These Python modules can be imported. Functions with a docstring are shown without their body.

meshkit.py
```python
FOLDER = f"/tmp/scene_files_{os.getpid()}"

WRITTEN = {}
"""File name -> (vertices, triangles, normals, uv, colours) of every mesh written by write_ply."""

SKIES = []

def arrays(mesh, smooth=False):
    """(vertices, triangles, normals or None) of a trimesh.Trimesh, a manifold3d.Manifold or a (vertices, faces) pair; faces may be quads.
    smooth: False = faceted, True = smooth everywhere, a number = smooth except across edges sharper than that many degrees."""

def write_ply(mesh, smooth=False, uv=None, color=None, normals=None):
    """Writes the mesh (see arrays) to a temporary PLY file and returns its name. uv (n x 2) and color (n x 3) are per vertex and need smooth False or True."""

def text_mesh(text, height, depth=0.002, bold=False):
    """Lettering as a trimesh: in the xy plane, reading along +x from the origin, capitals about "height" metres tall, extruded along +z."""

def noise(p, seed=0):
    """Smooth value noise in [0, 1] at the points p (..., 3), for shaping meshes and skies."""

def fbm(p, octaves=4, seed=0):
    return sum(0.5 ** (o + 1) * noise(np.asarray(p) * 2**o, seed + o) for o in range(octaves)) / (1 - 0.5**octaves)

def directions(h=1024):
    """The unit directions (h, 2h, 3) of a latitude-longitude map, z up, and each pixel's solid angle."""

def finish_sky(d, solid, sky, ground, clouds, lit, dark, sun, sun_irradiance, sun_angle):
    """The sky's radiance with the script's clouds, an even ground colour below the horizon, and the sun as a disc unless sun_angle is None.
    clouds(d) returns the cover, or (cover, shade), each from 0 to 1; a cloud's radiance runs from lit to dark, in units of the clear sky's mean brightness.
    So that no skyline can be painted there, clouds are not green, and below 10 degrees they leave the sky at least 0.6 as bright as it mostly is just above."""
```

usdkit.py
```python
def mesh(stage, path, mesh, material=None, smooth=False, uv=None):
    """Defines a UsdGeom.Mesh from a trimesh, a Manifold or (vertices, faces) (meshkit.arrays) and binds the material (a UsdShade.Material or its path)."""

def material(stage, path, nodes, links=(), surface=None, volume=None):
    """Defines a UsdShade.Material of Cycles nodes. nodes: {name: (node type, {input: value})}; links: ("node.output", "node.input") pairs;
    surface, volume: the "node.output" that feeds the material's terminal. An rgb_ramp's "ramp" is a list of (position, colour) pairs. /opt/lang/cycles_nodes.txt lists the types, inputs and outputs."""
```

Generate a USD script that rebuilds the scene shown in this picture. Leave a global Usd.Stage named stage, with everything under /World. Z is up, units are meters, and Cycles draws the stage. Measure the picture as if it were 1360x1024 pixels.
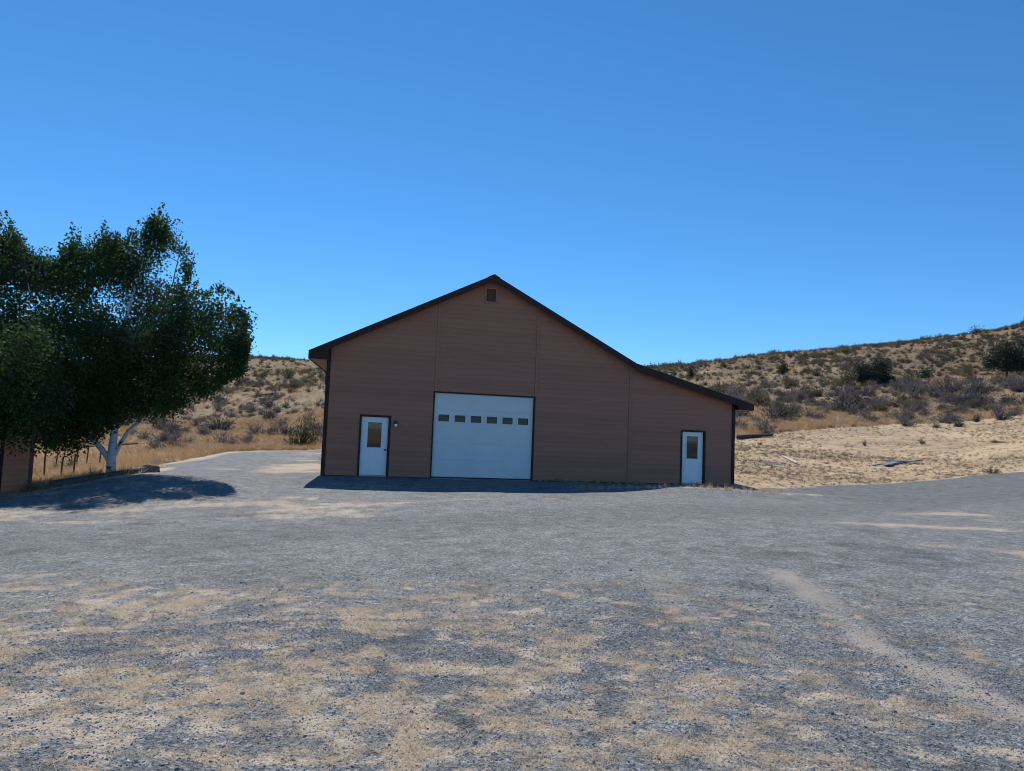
import math, random
import numpy as np, trimesh, usdkit, meshkit
from pxr import Usd, UsdGeom, UsdLux, UsdShade, Gf, Sdf, Vt
from shapely.geometry import Polygon, box as sbox, Point
from shapely.ops import unary_union
from scipy.interpolate import RBFInterpolator
import shapely

stage = Usd.Stage.CreateInMemory()
UsdGeom.SetStageUpAxis(stage, UsdGeom.Tokens.z)
UsdGeom.SetStageMetersPerUnit(stage, 1.0)
UsdGeom.Xform.Define(stage, '/World')
UsdGeom.Scope.Define(stage, '/World/Looks')

# ------------------------------------------------------------------ camera, sky, sun, exposure
EYE = np.array([0.0, 0.0, 1.3916])
c_r = np.array([0.99922, -0.00299, 0.03928]); c_f = np.array([0.0, 0.99711, 0.07602])
c_u = np.cross(c_r, c_f); c_u /= np.linalg.norm(c_u); c_r = np.cross(c_f, c_u)
cam = UsdGeom.Camera.Define(stage, '/World/camera')
M = Gf.Matrix4d(*c_r, 0, *c_u, 0, *(-c_f), 0, *EYE, 1)
cam.AddTransformOp().Set(M)
cam.CreateHorizontalApertureAttr(36.0); cam.CreateVerticalApertureAttr(36.0 * 771 / 1024)
cam.CreateFocalLengthAttr(36.0 * 963.8 / 1360)
cam.CreateClippingRangeAttr(Gf.Vec2f(0.1, 5000))
cam.CreateExposureAttr(0.0)

SUN_EL = math.radians(50.0)
sd = np.array([-0.298, 0.9546, 0.0]); sd /= np.linalg.norm(sd)
SUN = np.array([sd[0] * math.cos(SUN_EL), sd[1] * math.cos(SUN_EL), math.sin(SUN_EL)])
usdkit.material(stage, '/World/Looks/sky_look', {
    'sky': ('sky_texture', {'sky_type': 'single_scattering', 'sun_disc': False, 'sun_elevation': SUN_EL,
                            'sun_rotation': math.atan2(sd[0], sd[1]), 'altitude': 900.0, 'air_density': 0.85, 'aerosol_density': 0.0, 'ozone_density': 10.0}),
    'deep': ('hsv', {'saturation': 1.10, 'hue': 0.492}),
    'bg': ('background_shader', {'strength': 0.145})}, [('sky.color', 'deep.color'), ('deep.color', 'bg.color')], surface='bg.background')
dome = UsdLux.DomeLight.Define(stage, '/World/sky')
UsdShade.MaterialBindingAPI.Apply(dome.GetPrim()).Bind(UsdShade.Material.Get(stage, '/World/Looks/sky_look'))
dome.GetPrim().SetCustomDataByKey('kind', 'structure')
sun = UsdLux.DistantLight.Define(stage, '/World/sun')
sun.CreateIntensityAttr(1.2); sun.CreateAngleAttr(0.53); sun.CreateColorAttr(Gf.Vec3f(1.0, 0.95, 0.88))
sun.GetPrim().CreateAttribute('inputs:normalize', Sdf.ValueTypeNames.Bool).Set(True)
zax = Gf.Vec3d(*SUN); xax = Gf.Cross(Gf.Vec3d(0, 0, 1), zax).GetNormalized(); yax = Gf.Cross(zax, xax)
sun.AddTransformOp().Set(Gf.Matrix4d(*xax, 0, *yax, 0, *zax, 0, 0, 0, 30, 1))

# ------------------------------------------------------------------ helpers
used = {}
def numbered(parent, name):
    k = (parent, name); n = used.get(k, 0); used[k] = n + 1
    return f'{parent}/{name}' + (f'_{n:03d}' if n else '')
def path_of(parent):
    return '/World' if parent is None else str(parent.GetPath())
def tag(o, label=None, cat=None, group=None, kind=None):
    for k, v in (('label', label), ('category', cat), ('group', group), ('kind', kind)):
        if v: o.SetCustomDataByKey(k, v)
    return o
def thing(name, label, cat, loc=(0, 0, 0), rz=0.0, group=None, scale=None):
    x = UsdGeom.Xform.Define(stage, numbered('/World', name))
    x.AddTranslateOp().Set(Gf.Vec3d(*map(float, loc))); x.AddRotateZOp().Set(math.degrees(rz))
    if scale is not None: x.AddScaleOp().Set(Gf.Vec3f(*map(float, scale)))
    return tag(x.GetPrim(), label, cat, group)
def obj(name, mesh, mat, parent=None, smooth=False):
    return usdkit.mesh(stage, numbered(path_of(parent), name), mesh, mats[mat], smooth=smooth).GetPrim()
def raw(name, v, f, mat, parent=None, normals=None, prim=None):
    p = numbered(path_of(parent), name)
    m = UsdGeom.Mesh.Define(stage, p)
    m.CreatePointsAttr(Vt.Vec3fArray.FromNumpy(np.ascontiguousarray(v, np.float32)))
    m.CreateFaceVertexCountsAttr(Vt.IntArray.FromNumpy(np.full(len(f), f.shape[1], np.int32)))
    m.CreateFaceVertexIndicesAttr(Vt.IntArray.FromNumpy(np.ascontiguousarray(f, np.int32).ravel()))
    m.CreateSubdivisionSchemeAttr('none')
    if normals is not None:
        m.CreateNormalsAttr(Vt.Vec3fArray.FromNumpy(np.ascontiguousarray(normals, np.float32))); m.SetNormalsInterpolation('vertex')
    for k, a in (prim or {}).items():
        UsdGeom.PrimvarsAPI(m).CreatePrimvar(k, Sdf.ValueTypeNames.Color3fArray, 'vertex').Set(Vt.Vec3fArray.FromNumpy(np.ascontiguousarray(a, np.float32)))
    UsdShade.MaterialBindingAPI.Apply(m.GetPrim()).Bind(mats[mat])
    return m.GetPrim()
def bx(x0, x1, y0, y1, z0, z1):
    m = trimesh.creation.box((x1 - x0, y1 - y0, z1 - z0)); m.apply_translation(((x0 + x1) / 2, (y0 + y1) / 2, (z0 + z1) / 2)); return m
def cat(*ms): return trimesh.util.concatenate(list(ms))
def bevel_box(sx, sy, sz, r):
    import manifold3d as m3
    c = m3.CrossSection([[(-sx/2+r, -sy/2), (sx/2-r, -sy/2), (sx/2, -sy/2+r), (sx/2, sy/2-r), (sx/2-r, sy/2), (-sx/2+r, sy/2), (-sx/2, sy/2-r), (-sx/2, -sy/2+r)]])
    a = m3.Manifold.extrude(c, sz).to_mesh()
    return trimesh.Trimesh(a.vert_properties[:, :3], a.tri_verts)
def tube(pts, radii, n=8, cap=True):
    pts = np.asarray(pts, float); radii = np.broadcast_to(radii, len(pts)); V = []; F = []
    up = np.array([0, 0, 1.0])
    for i, p in enumerate(pts):
        d = pts[min(i + 1, len(pts) - 1)] - pts[max(i - 1, 0)]; d /= np.linalg.norm(d) + 1e-12
        a = np.cross(d, up if abs(d[2]) < .95 else [1, 0, 0]); a /= np.linalg.norm(a); b = np.cross(d, a)
        t = np.arange(n) / n * 2 * np.pi
        V.append(p + radii[i] * (np.cos(t)[:, None] * a + np.sin(t)[:, None] * b))
    V = np.vstack(V)
    for i in range(len(pts) - 1):
        for j in range(n):
            k = (j + 1) % n; F += [(i*n+j, i*n+k, (i+1)*n+k), (i*n+j, (i+1)*n+k, (i+1)*n+j)]
    if cap:
        V = np.vstack([V, pts[0], pts[-1]]); c0, c1 = len(V) - 2, len(V) - 1; e = (len(pts) - 1) * n
        for j in range(n):
            k = (j + 1) % n; F += [(c0, k, j), (c1, e + j, e + k)]
    return trimesh.Trimesh(V, np.array(F)[:, ::-1], process=False)
def smooth_path(pts, n=5):
    pts = np.asarray(pts, float)
    from scipy.interpolate import CubicSpline
    t = np.r_[0, np.cumsum(np.linalg.norm(np.diff(pts, axis=0), axis=1))]
    return CubicSpline(t, pts)(np.linspace(0, t[-1], n * (len(pts) - 1) + 1))
def sstep(a, b, x):
    t = np.clip((x - a) / (b - a), 0, 1); return t * t * (3 - 2 * t)

# ------------------------------------------------------------------ materials
mats = {}
def mat(name, nodes, links, surface='p.BSDF'):
    mats[name] = usdkit.material(stage, f'/World/Looks/{name}', nodes, links, surface=surface)
def simple(name, col, rough=0.6, var=0.15, scale=8.0, bump=0.0, bscale=60.0, spec=0.5, rnd=0.0, metallic=0.0, stretch=(1, 1, 1)):
    """paint, wood or stone: base colour times two scales of noise and a per-object random"""
    lo = [c * (1 - var) for c in col]; hi = [min(1, c * (1 + var)) for c in col]
    n = {'tc': ('texture_coordinate', {}), 'mp': ('mapping', {'scale': stretch}),
         'n': ('noise_texture', {'scale': scale, 'detail': 5.0, 'roughness': 0.6}), 'r': ('rgb_ramp', {'ramp': [(0.3, lo), (0.7, hi)]}),
         'p': ('principled_bsdf', {'roughness': rough, 'specular_ior_level': spec, 'metallic': metallic})}
    l = [('tc.object', 'mp.vector'), ('mp.vector', 'n.vector'), ('n.fac', 'r.fac')]
    if rnd:
        n['oi'] = ('object_info', {}); n['mr'] = ('map_range', {'to_min': 1 - rnd, 'to_max': 1 + rnd}); n['hs'] = ('hsv', {})
        l += [('oi.random', 'mr.value'), ('mr.result', 'hs.value'), ('r.color', 'hs.color'), ('hs.color', 'p.base_color')]
    else: l.append(('r.color', 'p.base_color'))
    if bump:
        n['nb'] = ('noise_texture', {'scale': bscale, 'detail': 4.0}); n['b'] = ('bump', {'strength': bump, 'distance': 0.01})
        l += [('mp.vector', 'nb.vector'), ('nb.fac', 'b.height'), ('b.normal', 'p.normal')]
    mat(name, n, l)
simple('siding', (0.288, 0.119, 0.074), 0.7, 0.05, 3.0, 0.25, 40.0, spec=0.2, rnd=0.06, stretch=(0.25, 1, 3))
simple('siding_back', (0.05, 0.034, 0.03), 0.8)
simple('dark_trim', (0.040, 0.019, 0.015), 0.75, 0.2, 4.0, 0.1, spec=0.15)
simple('roof_metal', (0.045, 0.026, 0.022), 0.5, 0.15, 2.0)
simple('soffit', (0.30, 0.20, 0.15), 0.7, 0.1, 5.0)
simple('door_white', (0.60, 0.58, 0.57), 0.42, 0.04, 5.0, 0.05, 90)
simple('garage_white', (0.50, 0.485, 0.475), 0.45, 0.05, 1.5, 0.05, 80)
simple('rubber', (0.02, 0.02, 0.02), 0.8)
simple('black_metal', (0.015, 0.015, 0.016), 0.35, 0.1)
simple('lamp_glass', (0.75, 0.75, 0.72), 0.2, 0.02)
simple('blind', (0.33, 0.32, 0.29), 0.6, 0.06, 12)
simple('curtain', (0.50, 0.42, 0.32), 0.9, 0.1, 6)
simple('interior', (0.30, 0.25, 0.20), 0.9, 0.1)
simple('vent', (0.17, 0.085, 0.06), 0.6)
simple('concrete', (0.30, 0.29, 0.27), 0.9, 0.15, 4, 0.3)
simple('shed_siding', (0.45, 0.155, 0.078), 0.65, 0.14, 4.0, 0.25, 40.0, rnd=0.08)
simple('shed_trim', (0.11, 0.045, 0.03), 0.6, 0.15)
simple('timber', (0.075, 0.062, 0.052), 0.9, 0.3, 6, 0.6, 30, stretch=(4, 0.6, 4))
simple('grey_wood', (0.24, 0.235, 0.235), 0.85, 0.3, 5, 0.4, 40, stretch=(1, 5, 5), rnd=0.25)
simple('pale_wood', (0.55, 0.47, 0.38), 0.85, 0.2, 5, 0.4, 40, stretch=(1, 5, 5), rnd=0.1)
simple('dark_wood', (0.05, 0.032, 0.025), 0.9, 0.3, 6, 0.5, 30)
simple('rust_steel', (0.055, 0.038, 0.032), 0.75, 0.3, 20, 0.2)
simple('wire', (0.12, 0.11, 0.1), 0.5, metallic=0.6)
simple('rock', (0.12, 0.09, 0.075), 0.95, 0.35, 5, 0.8, 18)
simple('white_scrap', (0.8, 0.8, 0.78), 0.5, 0.03)
simple('bark_dark', (0.06, 0.05, 0.042), 0.95, 0.3, 12, 0.6, 30)
# pane of dusty glass
mat('pane', {'t': ('transparent_bsdf', {'color': (0.42, 0.42, 0.40)}), 'g': ('glossy_bsdf', {'roughness': 0.03, 'color': (0.9, 0.9, 0.9)}),
             'd': ('diffuse_bsdf', {'color': (0.10, 0.07, 0.05)}), 'fr': ('fresnel', {'IOR': 1.5}), 'm1': ('mix_closure', {'fac': 0.22}), 'm2': ('mix_closure', {})},
    [('t.BSDF', 'm1.closure1'), ('d.BSDF', 'm1.closure2'), ('m1.closure', 'm2.closure1'), ('g.BSDF', 'm2.closure2'), ('fr.fac', 'm2.fac')], surface='m2.closure')
mat('dark_pane', {'t': ('transparent_bsdf', {'color': (0.16, 0.15, 0.14)}), 'g': ('glossy_bsdf', {'roughness': 0.02, 'color': (0.8, 0.8, 0.8)}), 'd': ('diffuse_bsdf', {'color': (0.05, 0.04, 0.03)}),
                 'fr': ('fresnel', {'IOR': 1.38}), 'm1': ('mix_closure', {'fac': 0.3}), 'm2': ('mix_closure', {})},
    [('t.BSDF', 'm1.closure1'), ('d.BSDF', 'm1.closure2'), ('m1.closure', 'm2.closure1'), ('g.BSDF', 'm2.closure2'), ('fr.fac', 'm2.fac')], surface='m2.closure')
# birch bark: chalky white, dark lenticels and old limb scars
mat('birch_bark', {'tc': ('texture_coordinate', {}), 'm1': ('mapping', {'scale': (2.0, 2.0, 14.0)}), 'm2': ('mapping', {'scale': (2.2, 2.2, 2.6)}),
                   'n1': ('noise_texture', {'scale': 2.2, 'detail': 6.0, 'roughness': 0.65}), 'n2': ('noise_texture', {'scale': 1.6, 'detail': 4.0, 'roughness': 0.6}),
                   'r1': ('rgb_ramp', {'ramp': [(0.32, (0.04, 0.04, 0.045)), (0.39, (0.34, 0.33, 0.32)), (0.7, (0.50, 0.49, 0.475))]}),
                   'r2': ('rgb_ramp', {'ramp': [(0.37, (0.06, 0.06, 0.065)), (0.41, (1, 1, 1))]}),
                   'mx': ('mix_color', {'blend_type': 'multiply', 'fac': 1.0}), 'b': ('bump', {'strength': 0.3, 'distance': 0.01}), 'p': ('principled_bsdf', {'roughness': 0.8})},
    [('tc.object', 'm1.vector'), ('tc.object', 'm2.vector'), ('m1.vector', 'n1.vector'), ('m2.vector', 'n2.vector'), ('n1.fac', 'r1.fac'), ('n2.fac', 'r2.fac'),
     ('r1.color', 'mx.a'), ('r2.color', 'mx.b'), ('mx.result', 'p.base_color'), ('n1.fac', 'b.height'), ('b.normal', 'p.normal')])
def leafy(name, lo, hi, transl=0.25, rough=0.45, scale=1.2, spec=0.4):
    mat(name, {'g': ('geometry', {}), 'tc': ('texture_coordinate', {}), 'n': ('noise_texture', {'scale': scale, 'detail': 2.0}), 'a': ('math', {'math_type': 'multiply_add', 'value2': 0.55}), 's': ('math', {'math_type': 'multiply', 'value2': 0.45}),
               'r': ('rgb_ramp', {'ramp': [(0.25, lo), (0.75, hi)]}), 'p': ('principled_bsdf', {'roughness': rough, 'specular_ior_level': spec}), 't': ('translucent_bsdf', {}),
               'm': ('mix_closure', {'fac': transl})},
        [('tc.object', 'n.vector'), ('g.random_per_island', 's.value1'), ('n.fac', 'a.value1'), ('s.value', 'a.value3'), ('a.value', 'r.fac'), ('r.color', 'p.base_color'), ('r.color', 't.color'), ('p.BSDF', 'm.closure1'), ('t.BSDF', 'm.closure2')], surface='m.closure')
leafy('birch_leaf', (0.036, 0.072, 0.026), (0.150, 0.220, 0.052), 0.43, 0.6, spec=0.15)
leafy('juniper_leaf', (0.045, 0.058, 0.038), (0.15, 0.17, 0.10), 0.28, 0.7)
leafy('sage_grey', (0.17, 0.145, 0.138), (0.44, 0.375, 0.34), 0.4, 0.9, spec=0.1)
leafy('sage_dark', (0.10, 0.087, 0.085), (0.31, 0.268, 0.245), 0.38, 0.9, spec=0.1)
leafy('sage_olive', (0.13, 0.115, 0.065), (0.34, 0.295, 0.165), 0.4, 0.9, spec=0.1)
leafy('rabbit_green', (0.12, 0.15, 0.035), (0.26, 0.28, 0.07), 0.25, 0.8, spec=0.1)
leafy('weed_green', (0.09, 0.12, 0.05), (0.20, 0.22, 0.11), 0.25, 0.8, spec=0.1)
leafy('straw', (0.62, 0.51, 0.37), (0.90, 0.78, 0.59), 0.5, 0.8, 3.0, spec=0.15)
leafy('field_weed', (0.20, 0.15, 0.09), (0.42, 0.32, 0.19), 0.3, 0.9, 0.6, spec=0.1)
leafy('straw_gold', (0.46, 0.30, 0.16), (0.76, 0.54, 0.32), 0.5, 0.8, 0.3, spec=0.15)
def stone(name, lo, hi):
    mat(name, {'g': ('geometry', {}), 'oi': ('object_info', {}), 'n': ('noise_texture', {'scale': 0.9, 'detail': 2.0}), 'r': ('rgb_ramp', {'ramp': [(0.0, lo), (1.0, hi)]}), 'p': ('principled_bsdf', {'roughness': 0.85, 'specular_ior_level': 0.3})},
        [('oi.random', 'r.fac'), ('r.color', 'p.base_color')])
stone('stone_dark', (0.10, 0.103, 0.113), (0.19, 0.195, 0.21))
stone('stone_mid', (0.19, 0.195, 0.21), (0.30, 0.305, 0.32))
stone('stone_pale', (0.28, 0.28, 0.29), (0.42, 0.42, 0.42))

# ground: crushed basalt gravel with dry straw (vertex mask r), bare dirt wheel track (g), dark loose gravel and painted-in stone shade (b)
mat('gravel', {
    'g': ('geometry', {}), 'at': ('attribute', {'attribute': 'cover'}), 'sp': ('separate_color', {}),
    'v': ('voronoi_texture', {'scale': 42.0}), 'v2': ('voronoi_texture', {'scale': 95.0}), 'sv': ('separate_color', {}), 'sv2': ('separate_color', {}),
    'mv': ('mix_float', {'fac': 0.4}), 'rg': ('rgb_ramp', {'ramp': [(0.0, (0.043, 0.045, 0.045)), (0.35, (0.119, 0.123, 0.122)), (0.7, (0.200, 0.204, 0.202)), (0.93, (0.33, 0.328, 0.32)), (1.0, (0.5, 0.49, 0.47))]}),
    'nl': ('noise_texture', {'scale': 2.4, 'detail': 10.0, 'roughness': 0.82}), 'rl': ('map_range', {'from_min': 0.3, 'from_max': 0.7, 'to_min': 0.52, 'to_max': 1.78}),
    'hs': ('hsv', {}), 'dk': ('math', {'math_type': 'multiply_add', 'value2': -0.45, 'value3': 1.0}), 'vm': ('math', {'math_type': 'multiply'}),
    'ms': ('mapping', {'scale': (1.0, 1.0, 1.0)}), 'ns': ('noise_texture', {'scale': 6.5, 'detail': 10.0, 'roughness': 0.8, 'distortion': 0.8}), 'ns2': ('noise_texture', {'scale': 60.0, 'detail': 3.0, 'roughness': 0.7, 'distortion': 1.5}),
    'nsm': ('mix_float', {'fac': 0.52}), 'th': ('math', {'math_type': 'subtract', 'value1': 1.0}), 'mr': ('map_range', {'range_type': 'smoothstep', 'from_min': -0.08, 'from_max': 0.12, 'to_max': 0.9, 'clamp': True}),
    'df': ('math', {'math_type': 'subtract'}),
    'nc': ('noise_texture', {'scale': 55.0, 'detail': 4.0, 'roughness': 0.7}), 'rs': ('rgb_ramp', {'ramp': [(0.3, (0.29, 0.23, 0.175)), (0.5, (0.48, 0.39, 0.29)), (0.72, (0.72, 0.61, 0.465))]}),
    'rd': ('rgb_ramp', {'ramp': [(0.3, (0.28, 0.24, 0.20)), (0.7, (0.43, 0.38, 0.32))]}),
    'm1': ('mix_color', {}), 'm2': ('mix_color', {}), 'bh': ('math', {'math_type': 'multiply_add', 'value2': 0.5}), 'b': ('bump', {'strength': 0.9, 'distance': 0.02}), 'p': ('principled_bsdf', {'roughness': 0.92, 'specular_ior_level': 0.25})},
    [('g.position', 'v.vector'), ('g.position', 'v2.vector'), ('g.position', 'nl.vector'), ('g.position', 'ns.vector'), ('g.position', 'ns2.vector'), ('g.position', 'nc.vector'),
     ('at.color', 'sp.color'), ('v.color', 'sv.color'), ('v2.color', 'sv2.color'), ('sv.r', 'mv.a'), ('sv2.g', 'mv.b'), ('mv.result', 'rg.fac'),
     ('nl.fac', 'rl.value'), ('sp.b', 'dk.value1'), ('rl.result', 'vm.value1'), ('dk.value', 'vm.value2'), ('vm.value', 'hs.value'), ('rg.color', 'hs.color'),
     ('ns.fac', 'nsm.a'), ('ns2.fac', 'nsm.b'), ('sp.r', 'th.value2'), ('nsm.result', 'df.value1'), ('th.value', 'df.value2'), ('df.value', 'mr.value'),
     ('nc.fac', 'rs.fac'), ('nc.fac', 'rd.fac'), ('hs.color', 'm1.a'), ('rs.color', 'm1.b'), ('mr.result', 'm1.fac'), ('m1.result', 'm2.a'), ('rd.color', 'm2.b'), ('sp.g', 'm2.fac'),
     ('m2.result', 'p.base_color'), ('v.distance', 'bh.value1'), ('ns.fac', 'bh.value3'), ('bh.value', 'b.height'), ('b.normal', 'p.normal')])
def dryland(name, ramp, s1=0.22, s2=1.6, s3=14.0, bump=0.8, stretch=(1, 1, 1), dist=0.06, fine=0.3):
    mat(name, {'g': ('geometry', {}), 'mp': ('mapping', {'scale': stretch}), 'n1': ('noise_texture', {'scale': s1, 'detail': 6.0, 'roughness': 0.65}), 'n2': ('noise_texture', {'scale': s2, 'detail': 6.0, 'roughness': 0.7}), 'n3': ('noise_texture', {'scale': s3, 'detail': 4.0, 'roughness': 0.7}),
               'a': ('mix_float', {'fac': 0.45}), 'c': ('mix_float', {'fac': fine}), 'r': ('rgb_ramp', {'ramp': ramp}), 'b': ('bump', {'strength': bump, 'distance': dist}), 'p': ('principled_bsdf', {'roughness': 0.95, 'specular_ior_level': 0.15})},
        [('g.position', 'mp.vector'), ('mp.vector', 'n1.vector'), ('mp.vector', 'n2.vector'), ('g.position', 'n3.vector'), ('n1.fac', 'a.a'), ('n2.fac', 'a.b'), ('a.result', 'c.a'), ('n3.fac', 'c.b'), ('c.result', 'r.fac'),
         ('r.color', 'p.base_color'), ('c.result', 'b.height'), ('b.normal', 'p.normal')])
dryland('field_soil', [(0.34, (0.17, 0.13, 0.085)), (0.42, (0.32, 0.235, 0.145)), (0.48, (0.42, 0.305, 0.185)), (0.53, (0.52, 0.38, 0.23)), (0.58, (0.63, 0.48, 0.30)), (0.64, (0.28, 0.235, 0.15))], 0.3, 2.4, 6.0, 1.0, (0.45, 1.0, 1.0), 0.15, 0.30)
dryland('hill_soil', [(0.38, (0.065, 0.056, 0.04)), (0.46, (0.155, 0.118, 0.07)), (0.53, (0.265, 0.187, 0.105)), (0.62, (0.40, 0.28, 0.165))], 0.07, 0.65, 3.0)

# ------------------------------------------------------------------ terrain
CP = np.array([[9.38, 28.0, -0.1], [14.02, 32.0, -0.02], [18.4, 34.0, 0.2], [21.92, 34.0, 0.62], [24.03, 34.0, 0.88], [22.09, 42.0, 0.93], [13.7, 38.0, 0.61], [32.54, 46.0, 2.45], [16.96, 50.0, 2.18], [32.49, 60.0, 4.12], [24.51, 56.0, 3.48], [42.48, 60.0, 5.14], [34.12, 78.0, 6.41], [71.66, 105.0, 12.78], [50.98, 102.0, 11.5], [30.0, 90.0, 7.93], [56.4, 95.0, 10.57], [46.6, 140.0, 15.66], [81.24, 150.0, 21.07], [106.37, 150.0, 23.65], [49.1, 215.0, 24.67], [70.51, 212.0, 27.11], [99.67, 210.0, 31.37], [123.56, 208.0, 35.36], [145.47, 205.0, 38.63], [171.36, 205.0, 41.51], [-16.31, 42.0, 0.07], [-12.71, 48.0, 0.32], [-16.85, 33.0, -0.34], [-27.39, 62.0, 0.98], [-17.8, 62.0, 1.61], [-27.18, 85.0, 3.87], [-36.97, 115.0, 7.73], [-50.03, 155.0, 13.17], [-68.75, 212.0, 22.37], [-95.21, 212.0, 21.32], [-128.22, 212.0, 19.56], [-163.43, 212.0, 18.17], [-17.02, 29.0, -0.52], [-27.2, 45.0, -0.45], [-47.82, 75.0, 0.31], [-83.37, 130.0, 4.89], [-53.46, 120.0, 6.8], [-11.68, 21.5, -0.14], [-12.41, 19.8, -0.39], [-13.41, 20.5, -0.6], [-13.56, 19.6, -0.58], [-10.18, 17.3, -0.4], [-8.59, 12.5, -0.47], [-8.83, 23.5, -0.03], [-9.17, 20.5, -0.12], [0.0, 0.0, -0.22], [0.0, 3.2, -0.2], [0.0, 10.0, -0.1], [-6.0, 6.0, -0.28], [8.0, 6.0, -0.1], [16.0, 10.0, 0.15], [22.0, 20.0, 0.6], [-12.0, 6.0, -0.5], [0.0, 16.0, -0.04], [9.0, 16.0, 0.02], [-25.0, 20.0, -1.1], [-30.0, 5.0, -1.0], [-8.0, -8.0, -0.3], [8.0, -8.0, 0.0], [0.0, -60.0, 0.5], [-60.0, -30.0, -1.0], [60.0, -30.0, 2.0], [60.0, 10.0, 3.5], [110.0, 40.0, 11.0], [170.0, 110.0, 28.0], [-70.0, 40.0, -0.5], [-140.0, 100.0, 6.0], [0.0, 60.0, 2.6], [4.0, 90.0, 6.5], [20.0, 130.0, 10.5], [0.0, 215.0, 23.5], [-30.0, 60.0, 1.3], [3.0, 44.0, 0.9], [12.0, 44.0, 1.2], [-6.34, 24.77, -0.03], [-9.34, 36.39, 0.05], [-2.47, 25.77, -0.03], [-5.47, 37.39, 0.17], [1.4, 26.77, -0.03], [-1.6, 38.39, 0.29], [5.28, 27.77, -0.03], [2.28, 39.39, 0.41], [8.82, 28.68, -0.03], [5.82, 40.3, 0.52], [-5.8, 20.78, -0.17], [-2.65, 20.46, -0.13], [0.12, 19.73, -0.03], [5.23, 23.94, -0.02], [-8.76, 24.15, -0.1], [0.0, 330.0, 16.0], [0.0, 900.0, 10.0], [112.87, 310.1, 16.0], [307.82, 845.72, 10.0], [212.12, 252.79, 16.0], [578.51, 689.44, 10.0], [285.79, 165.0, 16.0], [779.42, 450.0, 10.0], [324.99, 57.3, 8.0], [886.33, 156.28, 10.0], [324.99, -57.3, 8.0], [886.33, -156.28, 10.0], [285.79, -165.0, 2.0], [779.42, -450.0, 10.0], [212.12, -252.79, 2.0], [578.51, -689.44, 10.0], [112.87, -310.1, 2.0], [307.82, -845.72, 10.0], [0.0, -330.0, 2.0], [0.0, -900.0, 10.0], [-112.87, -310.1, 2.0], [-307.82, -845.72, 10.0], [-212.12, -252.79, 2.0], [-578.51, -689.44, 10.0], [-285.79, -165.0, 2.0], [-779.42, -450.0, 10.0], [-324.99, -57.3, 8.0], [-886.33, -156.28, 10.0], [-324.99, 57.3, 8.0], [-886.33, 156.28, 10.0], [-285.79, 165.0, 16.0], [-779.42, 450.0, 10.0], [-212.12, 252.79, 16.0], [-578.51, 689.44, 10.0], [-112.87, 310.1, 16.0], [-307.82, 845.72, 10.0]])
def warp(q):
    R = np.hypot(q[:, 0], q[:, 1]); k = np.log1p(R / 12.) / np.maximum(R / 12., 1e-6); return q * k[:, None]
_rbf = RBFInterpolator(warp(CP[:, :2]), CP[:, 2], kernel='thin_plate_spline', smoothing=1e-3)
def n3(x, y, s, seed): return meshkit.noise(np.stack([x * s, y * s, np.full_like(x, 3.7)], -1), seed) - 0.5
def fb(x, y, s, seed, o=4): return meshkit.fbm(np.stack([x * s, y * s, np.full_like(x, 1.3)], -1), o, seed)
BX, BY, BYAW = -6.3441, 24.7705, 0.25252
ba = np.array([math.cos(BYAW), math.sin(BYAW)]); bn = np.array([math.sin(BYAW), -math.cos(BYAW)])
def barn_uv(x, y): return (x - BX) * ba[0] + (y - BY) * ba[1], (x - BX) * bn[0] + (y - BY) * bn[1]
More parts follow.
